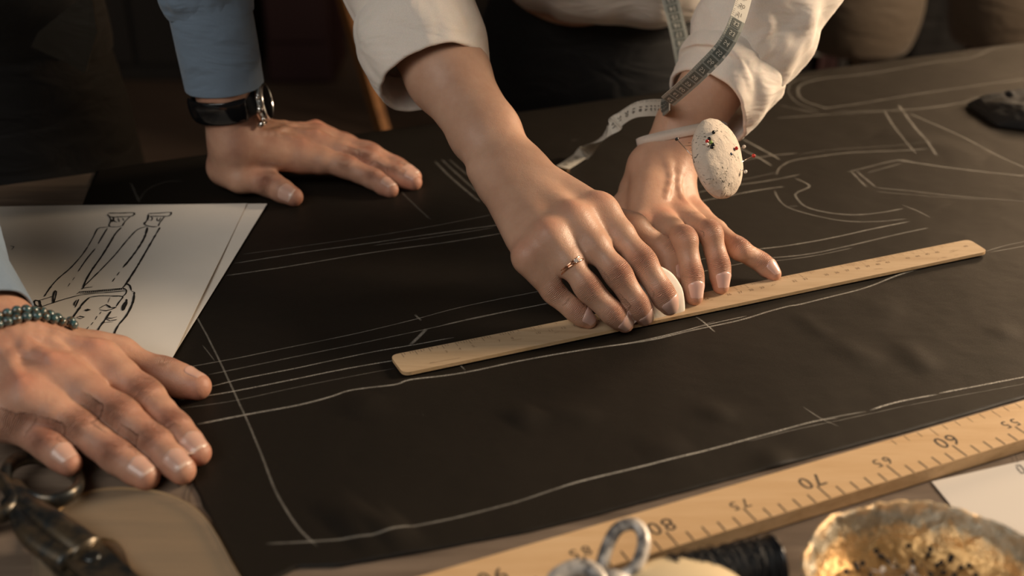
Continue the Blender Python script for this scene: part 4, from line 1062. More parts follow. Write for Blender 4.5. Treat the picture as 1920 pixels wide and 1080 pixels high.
# ------------------------------------------------------------------ jewellery and things worn
def torus_on(mb, c, ax, rx, ry, rt, side, n=48, m=12, mi=0, wav=0, flat=(1, 1)):
    ax = nrm(ax); s = nrm(A(side)-ax*(A(side)@ax)); u = np.cross(ax, s)
    pts = [c+s*math.cos(t)*rx+u*math.sin(t)*ry+ax*wav*math.sin(t*2) for t in np.linspace(0, 2*math.pi, n, endpoint=False)]
    mb.tube(pts, rt, m, mi, closed=True, up=ax, flat=flat)
f = WR_F[2]; rdir = nrm(f[1]-f[0]); rpos = f[0]*.42+f[1]*.58-hWR.n*.0002; rr = .0097
mb = MB(); torus_on(mb, rpos-rdir*.0012, rdir, rr, rr, .0008, hWR.n, wav=.0004); torus_on(mb, rpos+rdir*.0011, rdir, rr, rr, .0008, hWR.n, wav=-.0003)
rg_ = empty('ring', rpos-A([0, 0, .009]), 'rose gold ring with a small clear stone on the woman\'s ring finger', 'ring')
mb.build('band', M_GOLD, rg_, True)
mb = MB(); jn = nrm(hWR.n-rdir*(hWR.n@rdir)); gp = rpos+jn*(rr+.0012)
RB = basis(rdir, jn)
mb.lathe(gp-jn*.0008, [(0, -.0008), (.0005, -.0005), (.0017, .0009), (.0014, .0014), (0, .0015)], 8, RB)
mb.build('stone', M_GEM, rg_, False)
mb = MB()
for a in (.8, 2.35, 3.9, 5.5): mb.sphere(gp+RB@A([math.cos(a)*.0017, math.sin(a)*.0017, .0005]), .0005, 6)
mb.build('claw_setting', M_STEEL, rg_, True)

# watch on the man's left wrist
ax = nrm(ELB_ML-W_ML); wc = W_ML+ax*.036; sd = nrm(np.cross(ax, A([0, 1, 0])));
if sd[0] < 0: sd = -sd
fr_ = np.cross(ax, sd)
if fr_[1] > 0: fr_ = -fr_
watch = empty('wristwatch', wc-A([0, 0, .015]), "black and polished steel wristwatch on the man's wrist below his blue cuff", 'watch')
tilt = nrm(ax+sd*(-.10))
mb = MB(); torus_on(mb, wc-sd*.001, tilt, .0300, .0275, .0020, sd, 72, 12, flat=(5.6, 1)); mb.build('strap', M_STRAP, watch, True)
mb = MB(); R_ = basis(fr_, tilt)
cs = []
for t in np.linspace(-1.15, .78, 26):
    q = wc-sd*.001+(fr_*math.cos(t)*.0300+sd*math.sin(t)*.0322); cs.append(q)
mb.tube(cs, .0026, 14, up=tilt, flat=(4.35, 1)); mb.build('dark_clasp_plate', M_BLACKP, watch, True)
mb = MB(); q0 = wc+sd*.0315+fr_*.004; RC = basis(tilt, sd)
mb.lathe(q0, [(0, -.001), (.0165, -.001), (.0178, .001), (.0178, .0045), (.0160, .0066), (.0150, .0066), (.0148, .0060), (0, .0060)], 48, RC); mb.build('watch_case', M_STEEL, watch, True)
mb = MB(); mb.lathe(q0, [(0, .0064), (.0148, .0063)], 40, RC); mb.build('watch_glass', M_BLACKP, watch, True)
for s_ in (-1, 1):
    mb = MB(); mb.tube([q0+tilt*s_*.0165+fr_*.004-sd*.0005, q0+tilt*s_*.0195+fr_*.010-sd*.005], [.0032, .0022], 10); mb.tube([q0+tilt*s_*.0165-fr_*.004-sd*.0005, q0+tilt*s_*.0195-fr_*.010-sd*.005], [.0032, .0022], 10)
    mb.build('lug', M_STEEL, watch, True)
for t_, z_ in ((.0, .0030), (.55, .0020), (-.55, .0020)):
    mb = MB(); dv = fr_*math.cos(t_)+tilt*math.sin(t_); mb.tube([q0+dv*.0175+sd*.0025, q0+dv*.0212+sd*.0025], z_, 14); mb.build('crown' if t_ == 0 else 'push_button', M_STEEL, watch, True)

# bead bracelet, two strands, on the man's right wrist
bc = W_MR-axM*.002; fn_ = nrm(hMR.n-axM*(hMR.n@axM)); fs_ = np.cross(fn_, axM)
brac = empty('bead_bracelet', bc-A([0, 0, .024]), "double strand of mottled turquoise beads around the man's wrist below the light blue cuff", 'bracelet')
tb = nrm(axM+fn_*.12)
bead_mesh = None
for row, (off, ph, cnt) in enumerate(((.0031, 0, 33), (-.0031, .1, 33))):
    for k in range(cnt):
        t = 2*math.pi*k/cnt+ph
        d0 = fs_*math.cos(t)*1.0+fn_*math.sin(t)
        ctr = bc+tb*off
        # slide the bead out to the skin
        lo_, hi_ = .010, .05
        for _ in range(18):
            md = (lo_+hi_)/2
            if bMR.f((ctr+d0*md)[None])[0] < .0027: lo_ = md
            else: hi_ = md
        p = ctr+d0*hi_
        if bead_mesh is None:
            mb = MB(); mb.sphere(wloc(brac), .0032, 10); o = mb.build('bead', M_BEAD, brac, True); bead_mesh = o.data
        else:
            o = bpy.data.objects.new('bead', bead_mesh); COL.objects.link(o); o.parent = brac
        o.location = [float(c) for c in p-wloc(brac)]; o.rotation_euler = (rng.rand()*6, rng.rand()*6, rng.rand()*6)
        s_ = .93+.12*rng.rand(); o.scale = (s_, s_, s_)

# pincushion on the woman's left wrist
axL = nrm(ELB_WL-W_WL); view = nrm(CAM-W_WL)
pc_ = P(1343, 297, .096); 
pcush = empty('wrist_pincushion', pc_-A([0, 0, .03]), "cream speckled oval pincushion full of pins strapped to the woman's wrist", 'pincushion')
dt = nrm(A([.22, 0, -1.])+0); dt = nrm(UP*-1*.97+RT*.22)
face = nrm(-FW*.72+RT*.62+UP*.18); face = nrm(face-dt*(face@dt)); wd_ = np.cross(dt, face)
mb = MB(); n1, n2 = 48, 64; V = []
for i in range(n1+1):
    a = math.pi*i/n1
    for j in range(n2):
        b = 2*math.pi*j/n2
        sx, sy, sz = math.cos(a), math.sin(a)*math.cos(b), math.sin(a)*math.sin(b)
        e = lambda v, p: math.copysign(abs(v)**p, v)
        p = dt*e(sx, .95)*.0315+wd_*e(sy, .95)*(.0262+.0014*sx)+face*sz*(.0150 if sz > 0 else .009)
        p = p*(1+.045*noise.noise(Vector(p*70))+.02*noise.noise(Vector(p*190)))
        V.append(pc_+p)
mb.add(V, [(i*n2+j, i*n2+(j+1) % n2, (i+1)*n2+(j+1) % n2, (i+1)*n2+j) for i in range(n1) for j in range(n2)])
mb.build('cushion', M_PINC, pcush, True)
# elastic strap round the wrist
q1 = pc_-face*.006; best = []
sc0 = W_WL+axL*.034
a1 = nrm(axL*.5+UP*.6-RT*.45)
u1 = nrm((q1-sc0)-a1*((q1-sc0)@a1)); v1 = np.cross(a1, u1)
pts = []
for t in np.linspace(0, 2*math.pi, 64, endpoint=False):
    d0 = u1*math.cos(t)+v1*math.sin(t); lo_, hi_ = .008, .06
    for _ in range(16):
        md = (lo_+hi_)/2
        if bWL.f((sc0+d0*md)[None])[0] < .0008: lo_ = md
        else: hi_ = md
    pts.append(sc0+d0*hi_)
mb = MB(); m_ = len(pts); V = []
for k, p in enumerate(pts):
    out = nrm(p-sc0)
    for (aa, bb) in ((-.0042, 0), (.0042, 0), (.0042, .0011), (-.0042, .0011)): V.append(p+a1*aa+out*bb)
mb.add(V, [(k*4+j, k*4+(j+1) % 4, ((k+1) % m_)*4+(j+1) % 4, ((k+1) % m_)*4+j) for k in range(m_) for j in range(4)])
mb.build('elastic_strap', M_ELAST, pcush, True)

# pins ----------------------------------------------------------------
def make_pin(head_mat, label, group, r=.0018, ln=.028):
    e = empty('pin', (0, 0, 0), label, 'pin', group)
    MB().sphere((0, 0, 0), r, 8).build('pin_head', head_mat, e, True)
    MB().tube([(0, 0, 0), (0, 0, -ln*.96), (0, 0, -ln)], [.00035, .00035, .00005], 6).build('pin_shaft', M_STEEL, e, True)
    return e
def copy_pin(proto, label, group, head_mat=None):
    e = proto.copy(); COL.objects.link(e); e['label'] = label; e['group'] = group
    for c in list(proto.children):
        k = c.copy(); COL.objects.link(k); k.parent = e
        if head_mat is not None and c.name.startswith('pin_head'):
            k.material_slots[0].link = 'OBJECT'; k.material_slots[0].material = head_mat
    return e
def set_pin(e, head, direction):
    e.location = [float(c) for c in head]
    e.rotation_euler = Vector(-A(direction)).to_track_quat('Z', 'Y').to_euler()
proto = make_pin(M_HBLK, 'black-headed pin', 'pins')
first = True
def pin(head, direction, mt, label, group):
    global first
    if first:
        e = proto; first = False; e['label'] = label; e['group'] = group
        if mt is not M_HBLK:
            k = [c for c in e.children if c.name.startswith('pin_head')][0]; k.material_slots[0].link = 'OBJECT'; k.material_slots[0].material = mt
    else: e = copy_pin(proto, label, group, mt)
    set_pin(e, head, direction)
    if 'pincushion' in group: e.scale = (.85, .85, .72)
    return e
def on_cush(px, py, lift_=.002):
    o = CAM; d = nrm(ray(px, py)); best_ = None
    for t in np.linspace(.6, 1.3, 1400):
        p = o+d*t-pc_; v = (p@dt/.0315)**2+(p@wd_/.0262)**2+(p@face/.0150)**2
        if v < 1: return o+d*t-d*lift_
    return None
GP = 'pins stuck in the wrist pincushion'
for px, py, mt, lb in [(1338, 248, M_HBLK, 'black-headed pin highest on the wrist pincushion'), (1330, 260, M_HBLK, 'black-headed pin at the top of the cluster on the pincushion'), (1335, 276, M_HBLK, 'black-headed pin at the bottom of the cluster on the pincushion'), (1337, 271, M_HBLK, 'black-headed pin just under the green pin head'),
                       (1326, 265, M_HRED, 'small red-headed pin in the cluster on the pincushion'), (1333, 267, M_HGRN, 'green-headed pin in the middle of the pincushion cluster'), (1326, 271, M_HWHT, 'cream-headed pin left in the pincushion cluster'), (1374, 249, M_HBLU, 'navy-headed pin at the upper right edge of the pincushion')]:
    h = on_cush(px, py)
    if h is None: h = pc_+face*.014
    pin(h, -face+wd_*(rng.rand()-.5)*.4+dt*(rng.rand()-.5)*.4, mt, lb, GP)
h = on_cush(1381, 278, .003)
pin(h if h is not None else pc_+wd_*.02, nrm(-RT-face*.35), M_HRED, 'red-headed pin lying flat on the right side of the pincushion', GP)
q = pc_+RT*.0245-UP*.001+face*-.004; pin(P(1413, 292, .093), q-P(1413, 292, .093), M_HRED, 'red-headed pin standing out past the right edge of the pincushion', GP)
pin(P(1395, 275, .094), pc_-P(1395, 275, .094), M_HWHT, 'clear-headed pin at the right edge of the pincushion', GP)
pin(P(1269, 261, .104), P(1290, 284, .096)-P(1269, 261, .104), M_HBLK, 'long black-headed pin sticking out left of the pincushion', GP)
pin(P(1398, 322, .088), pc_-P(1398, 322, .088), M_HWHT, 'pale-headed pin low on the right side of the pincushion', GP)

# ------------------------------------------------------------------ tape measure
def ribbon(mb, pts, ups, w, th, mi=0, cell=None):
    """flat band along pts; ups = direction of its width"""
    n = len(pts); V = []
    for i in range(n):
        t = nrm(pts[min(i+1, n-1)]-pts[max(i-1, 0)]); u = nrm(A(ups[i])-t*(A(ups[i])@t)); nn = np.cross(t, u)
        for a, b in ((-.5, -.5), (.5, -.5), (.5, .5), (-.5, .5)): V.append(pts[i]+u*a*w+nn*b*th)
    mb.add(V, [(k*4+j, k*4+(j+1) % 4, (k+1)*4+(j+1) % 4, (k+1)*4+j) for k in range(n-1) for j in range(4)]+[(0, 3, 2, 1), ((n-1)*4, (n-1)*4+1, (n-1)*4+2, (n-1)*4+3)], mi)
def tape_print(mb, pts, ups, w, th, start, dark_to, num0, cell=.0095, side=1, rev=False):
    """numbered squares on one face of the band; before dark_to (in m) the squares are dark with pale digits"""
    d = np.r_[0, np.cumsum(np.linalg.norm(np.diff(pts, axis=0), axis=1))]
    def at(s):
        i = int(np.searchsorted(d, s)); i = min(max(i, 1), len(pts)-1); f_ = (s-d[i-1])/max(1e-9, d[i]-d[i-1])
        p = pts[i-1]*(1-f_)+pts[i]*f_; t = nrm(pts[i]-pts[i-1]); u = nrm(ups[i]-t*(ups[i]@t)); return p, t, u, np.cross(t, u)
    s = start; k = 0
    while s+cell < d[-1]:
        dark = dark_to[0] <= s < dark_to[1]
        def q(a, b, lift_):
            p, t, u, nn = at(s+a); return p+u*b*w+nn*side*(th/2+lift_*2.6)
        if dark:
            mb.add([q(0, -.49, .0001), q(cell*1.0, -.49, .0001), q(cell*1.0, .49, .0001), q(0, .49, .0001)], [(0, 1, 2, 3)], 3)
            mb.add([q(.0006, -.30, .0002), q(cell-.0006, -.30, .0002), q(cell-.0006, .30, .0002), q(.0006, .30, .0002)], [(0, 1, 2, 3)], 1)
        V, Fc = text_geo(str((num0+k) % 100 or 1))
        hh = w*.40
        mb.add([q(cell/2+v[1]*hh*(-1 if rev else 1), (-v[0]*hh/w)*(-1 if rev else 1)*1.0, .0003) for v in V], Fc, 2 if dark else 4)
        for j in range(1, 5): mb.add([q(cell*j/5, .36, .00025), q(cell*j/5+.0003, .36, .00025), q(cell*j/5+.0003, .48, .00025), q(cell*j/5, .48, .00025)], [(0, 1, 2, 3)], 2 if dark else 4)
        s += cell; k += 1
tape = empty('measuring_tape', P(1240, 200, .05), "grey and cream measuring tape draped over the woman's left sleeve down to the cloth", 'measuring tape')
def project_out(pts, off=.0045):
    return pts
# front strand: from her neck over the sleeve to the forearm
def scr(px, py, dd):     # a point dd metres along the view axis
    return CAM+ray(px, py)*dd
fs = [A([.165, 1.19, .46]), scr(1425, -150, .93), scr(1398, -15, .885), scr(1366, 74, .868), scr(1312, 136, .878), scr(1252, 190, .915)]
p1 = smooth_path(fs, .004); ref = [nrm(RT*.76+UP*-.62-FW*.0) for _ in p1]
ref = [nrm(np.cross(nrm(p1[min(i+1, len(p1)-1)]-p1[max(i-1, 0)]), -FW+RT*.25)) for i in range(len(p1))]
mb = MB(); ribbon(mb, p1, ref, .0128, .0005); L1 = sum(np.linalg.norm(b-a) for a, b in zip(p1, p1[1:]))
tape_print(mb, p1, ref, .0128, .0005, L1-.0088*31, (L1-.0088*11.3, L1), 32, .0088, side=-1)
TM = [M_TAPEL, M_TAPED, M_TAPET, M_TAPEE, M_PRINT]
mb.build('front_strand', TM, tape, False)
# it folds behind the forearm and drops to the cloth
fs = [scr(1256, 190, .928), scr(1244, 201, .965), scr(1218, 202, 1.0), scr(1190, 207, 1.02), scr(1163, 224, 1.035), scr(1135, 250, 1.05), P(1100, 282, .012), P(1080, 298, .004), P(1052, 316, .0026)]
upv = [UP, UP, UP, UP*.9+RT*.2, UP*.8+RT*.3-FW*.2, UP*.3+RT*.5-FW*.6, RT*.8+FW*-.5, RT*.85+A([0, -.5, 0]), RT*.85+A([0, -.5, 0])]
p2 = smooth_path(fs, .004); kk = np.linspace(0, len(upv)-1, len(p2)); r2 = [nrm(A(upv[int(k)])*(1-k % 1)+A(upv[min(int(k)+1, len(upv)-1)])*(k % 1)) for k in kk]
mb = MB(); ribbon(mb, p2, r2, .0145, .0005)
for sg in (1, -1): tape_print(mb, p2, r2, .0145, .0005, .006, (0, .042), 10, side=sg)
mb.build('hanging_end', TM, tape, False)
t_ = nrm(p2[-1]-p2[-4]); u_ = r2[-1]; mb = MB(); RB = basis(t_, np.cross(t_, nrm(u_-t_*(u_@t_)))); mb.box(p2[-1]+t_*.001, (.005, .0175, .0014), RB); mb.build('metal_tip', M_BRASS, tape, False)
# back strand from the other side of the neck, passing behind the sleeve
fs = [A([.06, 1.19, .46]), scr(1238, -160, 1.16), scr(1252, -30, 1.16), scr(1262, 20, 1.16), scr(1272, 60, 1.155), scr(1282, 110, 1.15), scr(1290, 160, 1.15), scr(1297, 205, 1.15)]
p3 = smooth_path(fs, .004); r3 = [nrm(RT*.95-UP*.15) for _ in p3]
mb = MB(); ribbon(mb, p3, r3, .0175, .0005); L3 = sum(np.linalg.norm(b-a) for a, b in zip(p3, p3[1:])); tape_print(mb, p3, r3, .0175, .0005, .01, (.0, L3), 78, side=1); tape_print(mb, p3, r3, .0175, .0005, .01, (.0, L3), 78, side=-1)
mb.build('back_strand', TM, tape, False)

# ------------------------------------------------------------------ tools in the foreground
# tailor's shears, lower left
sh = empty('tailor_shears', P(60, 1000, 0), 'dark worn iron tailor shears with two big finger loops at the lower left corner', 'scissors')
def zpt(px, py, z): return P(px, py, z/100)
# loop under the little finger
lp = [zpt(*q) for q in [(12, 905, 1.3), (14, 880, 1.4), (34, 862, 1.3), (70, 856, .9), (112, 868, .45), (142, 888, .45), (148, 906, .7), (138, 924, 1.2), (110, 938, 1.3), (78, 938, 1.4), (44, 928, 1.5), (22, 918, 1.5)]]
mb = MB(); lpp = smooth_path(lp, .003, True); mb.tube(lpp, .0034, 12, closed=True, up=A([0, 0, 1.]), flat=(1.5, 1))
shank = smooth_path([zpt(20, 908, 1.5), zpt(50, 945, 1.6), zpt(92, 975, 1.6), zpt(130, 1004, 1.4), zpt(165, 1032, 1.1)], .004); mb.tube(shank, list(np.linspace(.0050, .0085, len(shank))), 14, up=A([0, 0, 1.]), flat=(.75, 1.1))
mb.build('finger_loop', M_SHEARS, sh, True)
lp = [zpt(*q) for q in [(22, 930, 1.6), (2, 900, 1.6), (-40, 888, 1.5), (-90, 910, 1.3), (-100, 950, 1.2), (-60, 975, 1.3), (-15, 972, 1.5), (14, 960, 1.6), (26, 945, 1.6)]]
mb = MB(); mb.tube(smooth_path(lp, .003, True), .0036, 12, closed=True, up=A([0, 0, 1.]), flat=(1.5, 1))
shank = smooth_path([zpt(18, 938, 1.5), zpt(38, 962, 1.5), zpt(52, 992, 1.4), (zpt(82, 1020, 1.2)), zpt(135, 1048, 1.0)], .004); mb.tube(shank, list(np.linspace(.0050, .0080, len(shank))), 14, up=A([0, 0, 1.]), flat=(.75, 1.1))
mb.build('thumb_loop', M_SHEARS, sh, True)
def slab(pxs, z0, z1):
    q = [P(x, y, z1/100)[:2] for x, y in pxs]
    ar = sum(q[i][0]*q[(i+1) % len(q)][1]-q[(i+1) % len(q)][0]*q[i][1] for i in range(len(q)))
    if ar < 0: q = q[::-1]
    return q, z0/100, z1/100
mb = MB(); mb.prism(*slab(rounded([P(x, y, .012) for x, y in ((105, 1020), (160, 1002), (188, 1016), (262, 1080), (330, 1150), (250, 1165), (165, 1098))], .004) and [(105, 1020), (130, 1008), (160, 1002), (178, 1008), (190, 1018), (262, 1080), (400, 1210), (380, 1225), (250, 1150), (165, 1092), (120, 1050)], .75, 1.25))
mb.build('blade', M_SHEARS, sh, False, bevel=.0012)
mb = MB(); mb.prism(*slab([(60, 1010), (95, 1015), (165, 1065), (260, 1150), (350, 1235), (330, 1240), (200, 1160), (110, 1080), (75, 1040)], .2, .72))
mb.build('blade', M_SHEARS, sh, False, bevel=.0010)
c = P(172, 1043, .0128); mb = MB(); mb.lathe(c, [(0, .0016), (.0030, .0015), (.0044, .0009), (.0048, 0), (.0048, -.006)], 28); mb.build('pivot_screw', M_IRON, sh, True)

# clear pattern curve under the shears
outer = [(106, 958), (130, 935), (170, 919), (215, 913), (262, 915), (305, 922), (345, 938), (378, 962), (405, 1000), (432, 1050), (470, 1130), (440, 1230), (250, 1230), (90, 1160), (60, 1050), (62, 990), (72, 975), (84, 964)]
hole = [(187, 1008), (212, 1010), (230, 1026), (240, 1052), (246, 1080), (215, 1130), (150, 1120), (120, 1070), (125, 1030), (150, 1010)]
def loop_xy(pxs, z):
    q = A([P(x, y, z)[:2] for x, y in pxs]); q = A(smooth_path(np.column_stack([q, np.zeros(len(q))]), .004, True))[:, :2]
    ar = np.sum(q[:, 0]*np.roll(q[:, 1], -1)-np.roll(q[:, 0], -1)*q[:, 1]); return q if ar > 0 else q[::-1]
zp = .0036
O_ = loop_xy(outer, zp); H_ = loop_xy(hole, zp)
from mathutils.geometry import tessellate_polygon
tri = tessellate_polygon([[Vector((*p, 0)) for p in O_], [Vector((*p, 0)) for p in H_[::-1]]])
al_ = [*O_, *H_[::-1]]; n = len(al_)
V = [(p[0], p[1], zp) for p in al_]+[(p[0], p[1], zp-.0022) for p in al_]
Fc = []
for t in tri:
    a, b, c_ = [A(al_[i]) for i in t]; s_ = (b[0]-a[0])*(c_[1]-a[1])-(b[1]-a[1])*(c_[0]-a[0])
    t = t if s_ > 0 else t[::-1]; Fc += [tuple(t), tuple(i+n for i in t[::-1])]
mi = [0]*len(Fc)
for st, m_ in ((0, len(O_)), (len(O_), len(H_))):
    for i in range(m_): a = st+i; b = st+(i+1) % m_; Fc.append((a, a+n, b+n, b)); mi.append(1)
curve = mesh_obj('pattern_curve', V, Fc, [M_ACRYL, M_AEDGE], None, False, mi=mi)
tag(curve, 'see-through plastic pattern curve lying under the iron shears at the lower left', 'pattern curve')

# gold dish with pins, lower right
zr = .034; dc = P(1762, 1090, zr); dc[2] = 0
Rd = .0600
dish = empty('pin_dish', dc+A([0, 0, .0002]), 'small rough gold leaf dish full of pins at the lower right corner', 'dish')
prof = [(0, .004), (.020, .0045), (.036, .0065), (.046, .011), (.053, .019), (.058, .029), (.0595, .034), (.0605, .0352), (.0618, .034), (.0605, .027), (.055, .015), (.045, .005), (.030, .001), (0, .001)]
prof = [(a, b) for a, b in A(smooth_path([A([a, b, 0]) for a, b in prof], .0022))[:, :2]]
def dwob(v, a, k):
    r = math.hypot(v[0], v[1]); f_ = r/Rd
    w = (.0022*noise.noise(Vector((math.cos(a)*2.2, math.sin(a)*2.2, 1)))+.0010*noise.noise(Vector((math.cos(a)*14, math.sin(a)*14, 2))))*f_**2
    cr = .0009*noise.noise(Vector((v[0]*120, v[1]*120, v[2]*120)))
    zz = v[2]+(.0022*noise.noise(Vector((math.cos(a)*2.5, math.sin(a)*2.5, 5)))+.0009*noise.noise(Vector((math.cos(a)*22, math.sin(a)*22, 3))))*f_**4
    s_ = (r+w+cr)/max(r, 1e-6) if r > .001 else 1; return A([v[0]*s_*1.04, v[1]*s_, zz+cr*.5])
mb = MB(); mb.lathe(dc, prof, 160, wob=dwob)
hh = [max(0, min(1, (v[2]-.006)/.030)) for v in mb.V]
mb.build('bowl', M_LEAF, dish, True, attrs=dict(height=hh))
GD = 'pins heaped in the gold dish'
LBK = 'black-headed steel pin in the heap inside the gold dish'; LW = 'white-headed steel pin in the heap inside the gold dish'
k = 0
heads = [(1620, 1022, 0), (1643, 1033, 0), (1650, 1042, 0), (1655, 1045, 0), (1673, 1006, 1), (1690, 1015, 0), (1703, 1024, 0), (1713, 1017, 0), (1733, 1021, 0), (1744, 1030, 0), (1741, 1040, 0), (1784, 1044, 0), (1781, 1050, 0), (1765, 1055, 0), (1802, 1064, 0), (1817, 1060, 0), (1586, 1072, 0), (1604, 1058, 0), (1617, 1056, 0), (1711, 1052, 0), (1682, 1062, 0), (1655, 1067, 1), (1712, 1065, 1), (1745, 1076, 0), (1790, 1078, 0), (1632, 1078, 0), (1700, 1078, 0), (1770, 1074, 0), (1830, 1078, 0), (1608, 1066, 0), (1664, 1052, 0), (1757, 1060, 0)]
for px, py, c in heads:
    z_ = .0085+.004*rng.rand(); h = P(px, py, z_+.004)
    a = rng.rand()*2*math.pi; to = dc+A([.012*(rng.rand()-.5), .012*(rng.rand()-.5), 0])-h
    d_ = nrm(A([to[0], to[1], 0])*1.0+A([math.cos(a), math.sin(a), 0])*.018)
    d_ = nrm(d_+A([0, 0, -.08-.12*rng.rand()]))
    pin(h, d_, M_HWHT if c else M_HBLK, LW if c else LBK, 'white-headed '+GD if c else 'black-headed '+GD)
for i in range(34):
    a = rng.rand()*2*math.pi; r_ = .034*math.sqrt(rng.rand()); h = dc+A([r_*math.cos(a), r_*math.sin(a)-.008, .008+.006*rng.rand()]); b = rng.rand()*2*math.pi
    to = nrm(dc-h+A([math.cos(b)*.03, math.sin(b)*.03, 0])); to[2] = -.05-.1*rng.rand()
    c = rng.rand() < .12
    pin(h, nrm(to), M_HWHT if c else M_HBLK, LW if c else LBK, 'white-headed '+GD if c else 'black-headed '+GD)

# black thread spool lying beside the metre stick
sc_ = P(1400, 1075, .014); sax = nrm(TBL+A([.12, -.10, 0])); RS = basis(np.cross(sax, A([0, 0, 1.])), sax)
rs_ = .0150
q = P(1452, 1058, rs_); end = A([q[0], q[1], rs_+.0012]); mid_ = end-sax*.028
spool = empty('thread_spool', mid_-A([0, 0, rs_]), 'spool wound with black thread lying on its side next to the gold dish', 'thread spool')
Rl = basis(np.cross(A([0, 0, 1.]), sax), sax)
for s0 in (-1, 1):
    mb = MB(); mb.lathe(mid_+sax*s0*.0275, [(0, -.0012), (rs_*.93, -.0012), (rs_, -.0005), (rs_, .0005), (rs_*.93, .0012), (.004, .0012), (0, .0008)], 48, Rl)
    mb.build('flange', M_HBLK, spool, True)
prof = [(0.001, -.0262)]+[(rs_*.86+.0006*math.sin(k*2.4)+.0004*math.sin(k*.7), -.0262+k*.0262*2/90) for k in range(91)]+[(.001, .0262)]
mb = MB(); mb.lathe(mid_, prof, 48, Rl); mb.build('wound_thread', M_THREAD, spool, True)
mb = MB()
for k in range(9):
    x = -.022+k*.0052; pts = []
    for t in np.linspace(0, 2*math.pi, 40):
        pts.append(mid_+sax*(x+.004*math.sin(t+k))+Rl@A([math.cos(t), math.sin(t), 0])*(rs_*.91+.0010*abs(math.sin(t*1.5+k*1.7))))
    mb.tube(pts, .00030, 5, cap=False)
mb.build('loose_thread', M_THREAD, spool, True)

# small worn scissors standing by the metre stick: two finger loops reach into view
ws = empty('small_scissors', P(1150, 1120, 0), 'small scissors with two worn pale metal finger loops in front of the metre stick', 'scissors')
lift0 = .034
lp = [(1128, 1072, 2.6), (1131, 1050, 3.0), (1140, 1022, 3.4), (1154, 996, 3.8), (1172, 984, 4.0), (1192, 984, 4.0), (1204, 998, 3.8), (1207, 1022, 3.5), (1199, 1050, 3.1), (1186, 1070, 2.8), (1158, 1082, 2.5)]
mb = MB(); mb.tube(smooth_path([zpt(*q) for q in lp], .002, True), .0029, 14, closed=True, up=A([0, -1, 0.]), flat=(1, 1.2)); mb.build('finger_loop', M_PALE, ws, True)
lp = [(1040, 1090, 2.8), (1060, 1072, 3.0), (1086, 1064, 3.1), (1110, 1070, 3.0), (1124, 1090, 2.8), (1122, 1120, 2.4), (1090, 1140, 2.2), (1055, 1125, 2.4)]
mb = MB(); mb.tube(smooth_path([zpt(*q) for q in lp], .002, True), .0036, 14, closed=True, up=A([0, -1, 0.]), flat=(1, 1.25)); mb.build('finger_loop', M_PALE, ws, True)
mb = MB(); mb.tube([zpt(1170, 1078, 2.7), zpt(1158, 1110, 2.2), zpt(1150, 1160, 1.5), zpt(1150, 1230, .6)], [.0060, .0052, .0045, .003], 14, up=A([0, -1, 0]), flat=(.6, 1.2)); mb.tube([zpt(1116, 1100, 2.6), zpt(1130, 1130, 2.1), zpt(1150, 1170, 1.4), zpt(1158, 1230, .6)], [.0050, .0050, .0045, .003], 14, up=A([0, -1, 0]), flat=(.6, 1.2))
mb.build('shank', M_PALE, ws, True)
mb = MB(); mb.tube([zpt(1150, 1228, .65), zpt(1162, 1300, .35), zpt(1170, 1400, .25)], [.005, .004, .001], 10, up=A([0, 0, 1]), flat=(.35, 1.1)); mb.build('blades', M_STEEL, ws, True)

# cream round lid next to it
zc = .030; cc = P(1290, 1112, zc)
crm = MB(); pr_ = [(0, .0335), (.010, .0330), (.020, .0312), (.029, .0278), (.0345, .0230), (.0365, .0180), (.0350, .0130), (.0300, .0085), (.024, .004), (.022, .0005), (0, .0005)]
pr_ = [(a, b) for a, b in A(smooth_path([A([a, b, 0]) for a, b in pr_], .002))[:, :2]]
crm.lathe(A([cc[0], cc[1], 0]), pr_, 64); tag(crm.build('round_lidded_box', M_CREAM, None, True), 'smooth cream-coloured round lid of a small box at the bottom edge by the thread spool', 'box')

# black folded cloth pouch at the right
q = [P(1817, 196, .010), P(1890, 176, .012), P(2010, 172, .012), P(2030, 262, .004), P(1915, 258, .003), P(1848, 226, .004)]
def pouch():
    n1, n2 = 44, 30; V = []
    a, b, c, d = P(1812, 201, 0), P(2040, 176, 0), P(2070, 268, 0), P(1868, 240, 0)
    for i in range(n1+1):
        for j in range(n2+1):
            u, v = i/n1, j/n2; p = (1-v)*((1-u)*a+u*b)+v*((1-u)*d+u*c)
            e = min(1, 5*min(u+.02, 1-u)*1.0)*min(1, 6*min(v+.03, 1.02-v))
            p = p+A([0, 0, .003+e**.5*(.016+.004*noise.noise(Vector((u*5, v*4, 3)))+.0015*noise.noise(Vector((u*13, v*9, 1))))])
            V.append(p)
    m = (n1+1)*(n2+1); V += [A([v[0], v[1], .0022]) for v in V]
    g = lambda i, j: i*(n2+1)+j
    Fc = [(g(i, j), g(i+1, j), g(i+1, j+1), g(i, j+1)) for i in range(n1) for j in range(n2)]
    rg = [g(i, 0) for i in range(n1+1)]+[g(n1, j) for j in range(1, n2+1)]+[g(i, n2) for i in range(n1-1, -1, -1)]+[g(0, j) for j in range(n2-1, 0, -1)]
    Fc += [(x, x+m, y+m, y) for x, y in zip(rg, rg[1:]+rg[:1])]
    return V, Fc
mb = MB(); mb.add(*pouch()); mb.sphere(P(1893, 176, .024), .005, 10, (1, 1, .8))
tag(mb.build('folded_cloth', M_BLACKC, None, True), 'crumpled piece of black cloth lying on the brown cloth near the right edge', 'cloth')
